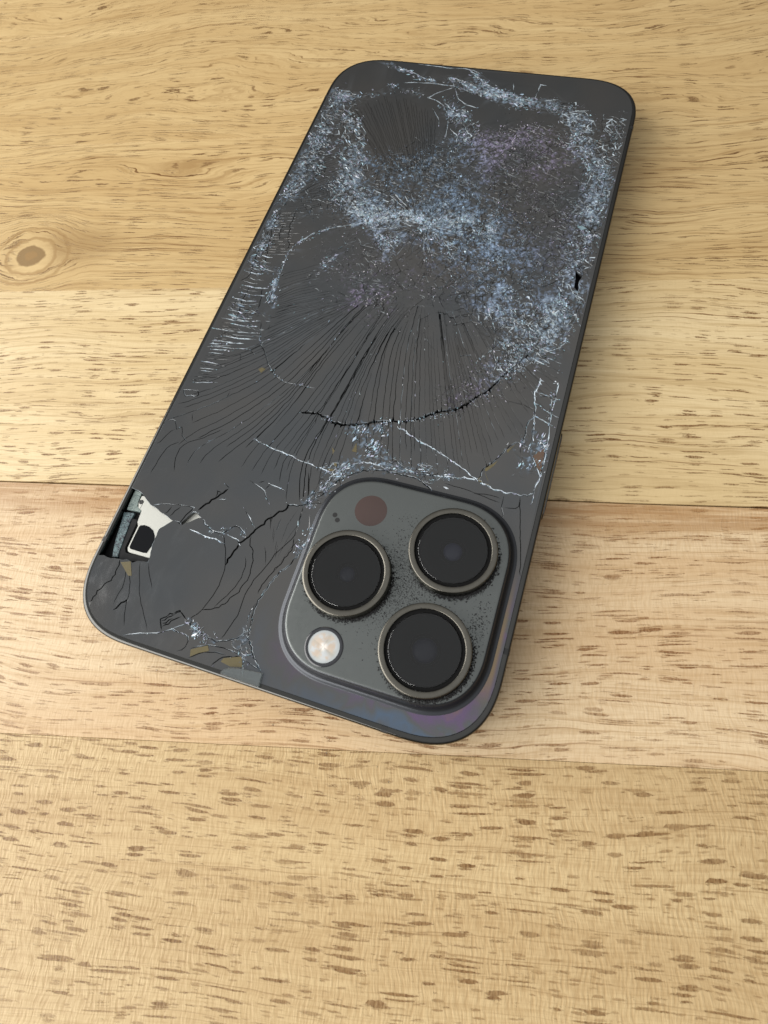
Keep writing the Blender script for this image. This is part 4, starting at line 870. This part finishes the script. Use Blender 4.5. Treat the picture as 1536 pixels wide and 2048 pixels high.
# corner sectors: union the corners of neighbouring triangles across open (uncracked) edges
cpar = list(range(len(TR) * 3))
def cfind(i):
    while cpar[i] != i: cpar[i] = cpar[cpar[i]]; i = cpar[i]
    return i
for ek, L in edge_t.items():
    if len(L) == 2 and ek not in wmap:
        (t1, k1), (t2, k2) = L; r1, r2 = find(t1), find(t2); par[r1] = r2
        for v in ek:
            c1 = t1 * 3 + int(np.where(TR[t1] == v)[0][0]); c2 = t2 * 3 + int(np.where(TR[t2] == v)[0][0])
            a1, a2 = cfind(c1), cfind(c2); cpar[a1] = a2
off = {}; bnd = {}
for ek, L in edge_t.items():
    if len(L) == 2 and ek not in wmap: continue
    w, wbr, wl = wmap.get(ek, (0.02, 0.0, 0.0))
    for ti, k in L:
        p, q = int(TR[ti][k]), int(TR[ti][(k + 1) % 3]); d = VV[q] - VV[p]; ln = np.linalg.norm(d)
        if ln < 1e-9: continue
        nin = np.array([-d[1], d[0]]) / ln
        for kk in (k, (k + 1) % 3):
            r = cfind(ti * 3 + kk); off.setdefault(r, []).append((nin, w, wbr, wl * (1 if nin[0] + 0.25 * nin[1] > 0 else -1)))
        bnd.setdefault(find(ti), []).append((cfind(ti * 3 + k), cfind(ti * 3 + (k + 1) % 3)))
def corner_pos(r, extra):
    v = VV[TR[r // 3][r % 3]]
    if r not in off: return v
    L = off[r]
    if len(L) == 1: return v + L[0][0] * (L[0][1] * 0.5 + extra)
    s = sum(q[0] for q in L); ls = np.linalg.norm(s); w = max(q[1] for q in L)
    if ls < 0.35: return v
    s = s / ls; cosm = max(0.45, min(1.0, float(np.mean([q[0] @ s for q in L])))); return v + s * min((w * 0.5 + extra) / cosm, 0.35)
groups = {}
for ti in range(len(TR)): groups.setdefault(find(ti), []).append(ti)
area_g = {}
A2 = 0.5 * np.abs(np.cross(VV[TR[:, 1]] - VV[TR[:, 0]], VV[TR[:, 2]] - VV[TR[:, 0]]))
for g, L in groups.items(): area_g[g] = A2[L].sum()
order = sorted(groups, key=lambda g: -area_g[g])
VH = haze(VV); VJ = RNG.normal(0, 1, len(VV)) * np.clip(VH.max(1) * 0.22, 0, 0.022); NC1 = vnoise(VV, 1.1, 21); NC2 = vnoise(VV, 0.35, 22)
def shard_geo(g, V, F, C, tilt, lift):
    L = groups[g]; idx = {}; c0 = np.average(cen[L], axis=0, weights=A2[L] + 1e-9)
    tx, ty = RNG.normal(0, tilt, 2); dzl = RNG.normal(0, lift)
    def zt(p, base): return base + dzl + tx * (p[0] - c0[0]) + ty * (p[1] - c0[1])
    def vid(r, lev):
        key = (r, lev)
        if key not in idx:
            vi = int(TR[r // 3][r % 3]); br = max((q[2] * (1.0 if q[0][0] * 0.6 + q[0][1] * 0.8 > -0.1 else 0.35) for q in off[r]), default=0.0) if r in off else 0.0  # powdered crack-edge tone, painted brighter on bevels that face the window light
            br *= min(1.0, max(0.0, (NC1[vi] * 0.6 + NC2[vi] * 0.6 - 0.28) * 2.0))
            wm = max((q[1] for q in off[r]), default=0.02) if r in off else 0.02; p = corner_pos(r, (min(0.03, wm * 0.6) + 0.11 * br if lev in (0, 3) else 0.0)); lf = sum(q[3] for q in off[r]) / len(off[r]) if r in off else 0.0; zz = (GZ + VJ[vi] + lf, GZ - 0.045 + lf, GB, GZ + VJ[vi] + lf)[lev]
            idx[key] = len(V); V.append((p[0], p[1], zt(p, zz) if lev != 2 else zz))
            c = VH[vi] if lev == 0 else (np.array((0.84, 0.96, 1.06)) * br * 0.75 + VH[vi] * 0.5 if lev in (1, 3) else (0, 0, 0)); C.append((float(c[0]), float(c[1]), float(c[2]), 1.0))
        return idx[key]
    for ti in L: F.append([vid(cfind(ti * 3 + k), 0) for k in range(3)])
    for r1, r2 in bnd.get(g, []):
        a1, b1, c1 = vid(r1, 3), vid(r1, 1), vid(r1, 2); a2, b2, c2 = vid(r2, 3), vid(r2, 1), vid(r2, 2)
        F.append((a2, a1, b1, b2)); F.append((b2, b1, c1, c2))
NB = 290
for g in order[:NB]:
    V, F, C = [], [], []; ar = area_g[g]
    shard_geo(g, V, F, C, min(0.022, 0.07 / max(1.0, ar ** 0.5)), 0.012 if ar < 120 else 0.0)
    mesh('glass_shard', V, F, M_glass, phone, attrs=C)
V, F, C = [], [], []
for g in order[NB:]: shard_geo(g, V, F, C, min(0.09, 0.03 / max(0.3, area_g[g] ** 0.5)), 0.02)
tag(mesh('glass_crumbs', V, F, M_glass, phone, attrs=C), kind='stuff')
# dark adhesive sheet under the glass (cut out over the open cavity by its own outline)
mesh('adhesive_sheet', *(lambda L: ([(x, y, 6.25) for x, y in L], [list(range(len(L)))]))(outl(1.1)), M_black, phone)

# ------------------------------------------------------------------ splinters and pulverised glass
SV, SF, SC = [], [], []
def splinter(p, size, el, ang, alb, tint, zb=GZ, tilt=0.45):
    l = size * el * RNG.uniform(0.5, 1.3); w = size * RNG.uniform(0.35, 0.9); ca, sa = math.cos(ang), math.sin(ang)
    tx, ty = RNG.normal(0, tilt), RNG.normal(0, tilt * 0.7); h = RNG.uniform(0.0, 0.05)
    q = []
    for u, v in ((-.5, -.2), (.1, -.5), (.5, .1), (-.1, .5)):
        u += RNG.uniform(-.15, .15); v += RNG.uniform(-.15, .15); U, Vv = u * l, v * w
        q.append((p[0] + U * ca - Vv * sa, p[1] + U * sa + Vv * ca, zb + 0.03 + h + max(-0.05, min(0.16, 0.5 * (tx * U * 2 + ty * Vv * 2)))))
    s = len(SV); SV.extend(q); cxy = (sum(a[0] for a in q) / 4, sum(a[1] for a in q) / 4)
    SV.append((cxy[0], cxy[1], zb - 0.05)); SF.append((s, s + 1, s + 2, s + 3))
    for i in range(4): SF.append((s + (i + 1) % 4, s + i, s + 4))
    SC.extend([(alb * tint[0], alb * tint[1], alb * tint[2], 1)] * 5)
T0 = [(0.66, 0.88, 1.12), (0.62, 0.92, 1.06), (0.84, 0.86, 1.14), (0.92, 1.0, 1.08)]
T1 = [(0.60, 0.86, 1.16), (0.74, 0.95, 1.12)]; T2 = [(0.92, 0.80, 1.16), (0.95, 0.9, 1.05), (1.0, 0.95, 1.0)]
def ok(p):
    P = np.array([p]); 
    return inside(P, OUT2)[0] and not any(inside(P, h)[0] for h in hj)
for z in D['z']:
    P = resample(pl(z['p']), 60); n = int(z['n'] * 1.25); idx = RNG.integers(0, 60, n)
    C = P[idx] + np.clip(RNG.normal(0, z['hw'] * 0.55, (n, 2)), -z['hw'] * 1.3, z['hw'] * 1.3)
    m = inside(C, OUT2)
    for h in hj: m &= ~inside(C, h)
    C = C[m]
    if not len(C): continue
    cl = vnoise(C, 0.8, 31) * 0.5 + vnoise(C, 2.2, 32) * 0.35 + vnoise(C, 0.3, 33) * 0.25
    tl = (T0, T1, T2)[z['t']]
    for p, q in zip(C, cl):
        if q < 0.53 + 0.09 * RNG.random(): continue
        a0 = z['a'] * (0.3 + 3.4 * (q - 0.53)) * math.exp(RNG.normal(0, 0.5))
        if RNG.random() < 0.06: a0 = max(a0, RNG.uniform(0.4, 0.8))
        ang = math.radians(z['g']) + RNG.normal(0, 0.25) if z['g'] is not None else math.atan2(p[1] - 22.9, p[0] + 1.0) + RNG.normal(0, 0.8)
        splinter(p, z['s'] * math.exp(RNG.normal(-0.5, 0.42)), z['e'], ang, min(0.8, a0), tl[RNG.integers(0, len(tl))])
for w, b, P, tp in cracks:
    if b <= 0.0: continue
    L = np.linalg.norm(np.diff(P, axis=0), axis=1).sum(); n = int(L * (1.6 * b + 0.2)) + 1; Q = resample(P, max(3, n))
    t = np.gradient(Q, axis=0); amp = 0.5 + 0.5 * np.sin(np.arange(len(Q)) * 0.37 + RNG.uniform(0, 6))
    for p, d, am in zip(Q, t, amp):
        if RNG.random() > b * (0.35 + 0.75 * am) or not ok(p): continue
        splinter(p + RNG.normal(0, 0.03 + w * 0.5, 2), RNG.uniform(0.10, 0.22), RNG.uniform(1.8, 4.0), math.atan2(d[1], d[0]) + RNG.normal(0, 0.25), RNG.uniform(0.2, 0.8) * (0.5 + 0.5 * b), T0[RNG.integers(0, 4)])
tag(mesh('glass_splinters', SV, SF, M_spl, phone, attrs=SC), kind='stuff')
# amber delamination flakes under the cracks
M_amber = simple('amber_laminate', (0.14, 0.115, 0.055), 0.2, noise=0.6, nscale=700); M_rust = simple('copper_laminate', (0.12, 0.075, 0.05), 0.2, noise=0.6, nscale=700)
for f in D['f']:
    P = pairs(f[1:]); o = prism('laminate_flake', P, GZ + 0.0, GZ + 0.03, M_amber if f[0] == 'y' else M_rust, phone)

# ------------------------------------------------------------------ inside the open cavity
I = D['i']
tag(prism('metal_bracket', pairs(I['bracket']), 6.3, 6.88, M_white, phone, 0.04), 'white metal bracket showing through the missing glass')
prism('foam_pad', pairs(I['pad']), 6.88, 6.95, M_pad, phone, 0.02)
prism('foam_strip', pairs(I['foam']), 6.2, 6.86, M_foam, phone, 0.05)
prism('adhesive_tape', pairs(I['tape']), 6.2, 6.72, M_tape, phone, 0.08)
prism('liner', pairs(I['trim']), 6.2, 6.6, M_trim, phone, 0.05)
tag(prism('bracket_seam', [(-31.86, -49.5), (-31.78, -49.5), (-31.80, -51.0), (-31.88, -51.0)], 6.86, 6.885, M_band, phone))
lathe('screw', [(0.42, 6.8), (0.42, 6.93), (0.30, 6.95), (0.22, 6.90)], I['screw'][0], I['screw'][1], M_band, phone, 20)

# ------------------------------------------------------------------ camera plateau
PX, PY = 16.65, -51.95
def pr(g): return (15.45 + g, 15.95 + g, 9.3 + g)
pp = [(1.75, 7.56), (1.6, 7.665), (1.35, 7.70), (1.1, 7.79), (0.9, 7.95), (0.72, 8.25), (0.58, 8.6), (0.45, 8.93), (0.30, 9.14), (0.12, 9.24), (0.0, 9.28), (-0.25, 9.30)]
M_skirt_shade = simple('shade_painted_glass_skirt', (0.052, 0.055, 0.062), 0.30, 0.7, 0.5)  # same glass as the back, colour darkened to paint in the fillet's dark reflection
LP = [[(x, y, z) for x, y in rrect(*pr(g), 2.35, 24, PX, PY)] for g, z in pp]
plateau = loft('camera_plateau', LP[-3:], M_plate, phone, True, False, 60)
loft('plateau_skirt', LP[:-2], M_skirt_shade, plateau, False, False, 60)
PZ = 9.30
lathe('depth_sensor', [(2.70, PZ - 0.1), (2.70, PZ + 0.012), (2.68, PZ + 0.016)], 8.78, -41.3, M_lidar, phone, 64)
for x, y in ((3.22, -43.6), (3.9, -44.35)): lathe('microphone_hole', [(0.42, PZ - 0.1), (0.42, PZ + 0.008), (0.36, PZ + 0.01)], x, y, M_band, phone, 24)
# flash
M_flring = simple('flash_surround', (0.02, 0.021, 0.026), 0.15, coat=0.4)
def flash_mat():
    t = NT('flash_diffuser'); P = t.scale(t.obj(), 1000, 1000, 1000); x, y, z = t.sep(P); dx = t.M('SUBTRACT', x, 8.72); dy = t.M('SUBTRACT', y, -64.4)
    an = t.M('ARCTAN2', dy, dx); star = t.M('ABSOLUTE', t.M('SINE', t.M('ADD', t.M('MULTIPLY', an, 2.0), 0.7)))
    r = t.M('SQRT', t.M('ADD', t.M('MULTIPLY', dx, dx), t.M('MULTIPLY', dy, dy))); nz = t.noise(t.scale(P, 0.9, 0.9, 0.9), 1, 2)
    c = t.mix(t.smooth(t.M('ADD', star, t.M('MULTIPLY', nz, 0.5)), 0.4, 1.3), (0.44, 0.42, 0.37), (0.52, 0.54, 0.55))
    c = t.mix(t.smooth(nz, 0.45, 0.65), c, (0.52, 0.43, 0.35)); c = t.mix(t.smooth(r, 1.7, 2.4), c, (0.42, 0.45, 0.46))
    c = t.mix(t.smooth(r, 0.9, 0.1), c, (0.80, 0.74, 0.68)); t.l(c, t.b.inputs['Base Color']); t.b.inputs['Roughness'].default_value = 0.3; t.b.inputs['Coat Weight'].default_value = 0.8; t.b.inputs['Coat Roughness'].default_value = 0.06
    t.l(t.bump(star, 0.25, 0.0002), t.b.inputs['Normal']); return t.m
fl = lathe('flash', [(3.05, PZ - 0.2), (3.05, PZ + 0.02), (2.95, PZ + 0.10), (2.72, PZ + 0.16), (2.52, PZ + 0.13), (2.46, PZ - 0.05)], 8.72, -64.4, M_flring, phone, 72, False)
mesh('flash_diffuser', *(lambda n: ([(8.72 + 2.47 * k / 6 * math.cos(2 * math.pi * i / n), -64.4 + 2.47 * k / 6 * math.sin(2 * math.pi * i / n), PZ + 0.02 + 0.1 * (1 - (k / 6) ** 2)) for k in range(1, 7) for i in range(n)] + [(8.72, -64.4, PZ + 0.12)],
     [(k * n + i, k * n + (i + 1) % n, (k + 1) * n + (i + 1) % n, (k + 1) * n + i)[::-1] for k in range(5) for i in range(n)] + [(6 * n, i, (i + 1) % n) for i in range(n)]))(48), flash_mat(), fl, smooth=True)
# lenses
M_el = simple('coated_lens_element', (0.012, 0.013, 0.030), 0.45, 0, 0.3, 0.0)
M_elv = simple('violet_coated_element', (0.032, 0.032, 0.065), 0.45, 0, 0.4); M_iring = simple('inner_ring_metal', (0.010, 0.010, 0.011), 0.5)
M_iris = simple('dark_inner_disc', (0.012, 0.012, 0.012), 0.3)
def lens(cx, cy, ro, ri, zt, er, lab, ez):
    ring = lathe('camera_lens', [(ro + 0.12, PZ - 0.3), (ro + 0.12, PZ + 0.5), (ro, PZ + 0.7), (ro, zt - 0.14), (ro - 0.04, zt - 0.06), (ro - 0.12, zt), (ri + 0.05, zt), (ri, zt - 0.04), (ri - 0.01, zt - 0.5)], cx, cy, M_ring, phone, 128, False, 40)
    ring['label'] = lab
    lathe('lens_gasket', [(ri - 0.0, zt - 0.35), (ri - 0.5, zt - 0.33), (ri - 0.62, zt - 0.30), (ri - 0.70, zt - 0.38)], cx, cy, M_barrel, ring, 96, False)
    bar = lathe('lens_barrel', [(ri - 0.65, zt - 0.36), (ri - 0.75, zt - 0.8), (er + 0.5, zt - 1.1), (er + 0.3, zt - 1.5), (0.05, zt - 1.52)], cx, cy, M_barrel, ring, 96, False)
    if not ez and er < 1.5: lathe('inner_ring', [(er + 0.42, zt - 1.3), (er + 0.50, zt - 1.25), (er + 0.60, zt - 1.25), (er + 0.66, zt - 1.3)], cx, cy, M_iring, ring, 72, False)
    lathe('lens_element', [(er * math.sin(a), zt - 1.5 + er * 0.35 * (math.cos(a))) for a in np.linspace(math.pi / 2, 0.03, 12)], cx, cy, M_elv if ez else M_el, ring, 64)
    lathe('lens_cover', [(ri - 0.6, zt - 0.22), (ri - 0.68, zt - 0.18), (0.02, zt - 0.178)], cx, cy, M_cover, ring, 96, False, 20)
lens(8.62, -52.72, 6.98, 6.05, 11.2, 1.25, 'middle left lens with a faint ring at its centre', 0)
lens(23.6, -44.68, 6.92, 6.0, 11.2, 1.5, 'top right lens with a violet glow at its centre', 1)
lens(23.62, -60.58, 6.92, 6.0, 11.2, 1.9, 'bottom right lens, the nearest to the phone corner', 0)
# soot and grit around the lenses
GV, GF = [], []
LC = [(8.62, -52.72), (23.6, -44.68), (23.62, -60.58)]
def speck(x, y, s, z):
    n = RNG.integers(4, 7); b0 = len(GV); a0 = RNG.uniform(0, 6)
    for i in range(n):
        a = a0 + 2 * math.pi * i / n; r = s * RNG.uniform(0.5, 1.2); GV.append((x + r * math.cos(a), y + r * math.sin(a), z))
    GV.append((x, y, z + s * 0.5)); 
    for i in range(n): GF.append((b0 + i, b0 + (i + 1) % n, b0 + n))
def onplate(x, y): return all((x - a) ** 2 + (y - b) ** 2 > 7.15 ** 2 for a, b in LC) and abs(x - PX) < 15.2 and abs(y - PY) < 15.7
for k in range(5200):
    x, y = RNG.normal(16.8, 3.2), RNG.normal(-52.2, 4.0)
    if onplate(x, y): speck(x, y, abs(RNG.normal(0, 0.045)) + 0.014, PZ + 0.002)
for k in range(420):
    x, y = RNG.normal(30.2, 0.9), RNG.normal(-54.8, 2.4)
    if onplate(x, y): speck(x, y, abs(RNG.normal(0, 0.06)) + 0.025, PZ + 0.002)
for k in range(200):
    x, y = RNG.uniform(14, 18), RNG.uniform(-48, -40)
    if onplate(x, y): speck(x, y, abs(RNG.normal(0, 0.05)) + 0.02, PZ + 0.002)
for (cx, cy) in LC:
    for k in range(1500):
        a = RNG.normal(-math.pi * 0.28, 0.75); r = 7.05 + abs(RNG.normal(0, 0.28)); x, y = cx + r * math.cos(a), cy + r * math.sin(a)
        speck(x, y, abs(RNG.normal(0, 0.06)) + 0.03, PZ + RNG.uniform(0, 0.12))
    for k in range(24):
        a = RNG.uniform(0, 6.3); r = 5.98 + RNG.normal(0, 0.05); speck(cx + r * math.cos(a), cy + r * math.sin(a), abs(RNG.normal(0, 0.05)) + 0.03, 11.2)
for k in range(130): speck(RNG.normal(9.0, 1.4), RNG.normal(22.5, 0.7), abs(RNG.normal(0, 0.06)) + 0.04, GZ + 0.03)
GV0 = GV
tag(mesh('soot', GV, GF, M_soot, phone), kind='stuff')

GV, GF = [], []
for k in range(46):
    a = RNG.uniform(0, 1); x, y = (-38 + 60 * a, -64.5 - 10.5 * a) if k % 3 else (37.5 + RNG.exponential(2.5), RNG.uniform(-60, 20)); 
    if k % 3: y = -74.2 - RNG.exponential(2.2); x = -20 + 50 * a
    speck(x, y, RNG.uniform(0.05, 0.16), 0.0)
tag(mesh('glass_grit', GV, GF, M_chip), 'tiny clear glass crumbs scattered on the wood beside the phone', None, None, 'stuff')

# ------------------------------------------------------------------ loose glass chip over the bottom edge
CP = pairs(D['chip']); cx0 = sum(p[0] for p in CP) / len(CP); cy0 = sum(p[1] for p in CP) / len(CP)
chip = prism('glass_chip', [(x - cx0, y - cy0) for x, y in CP], 0.0, 0.38, M_chip, None, 0.08)
chip.location = (cx0 * MM, cy0 * MM, 7.75 * MM)
tag(chip, 'clear sliver of glass lying across the phone\'s bottom edge left of the cameras', 'glass shard')
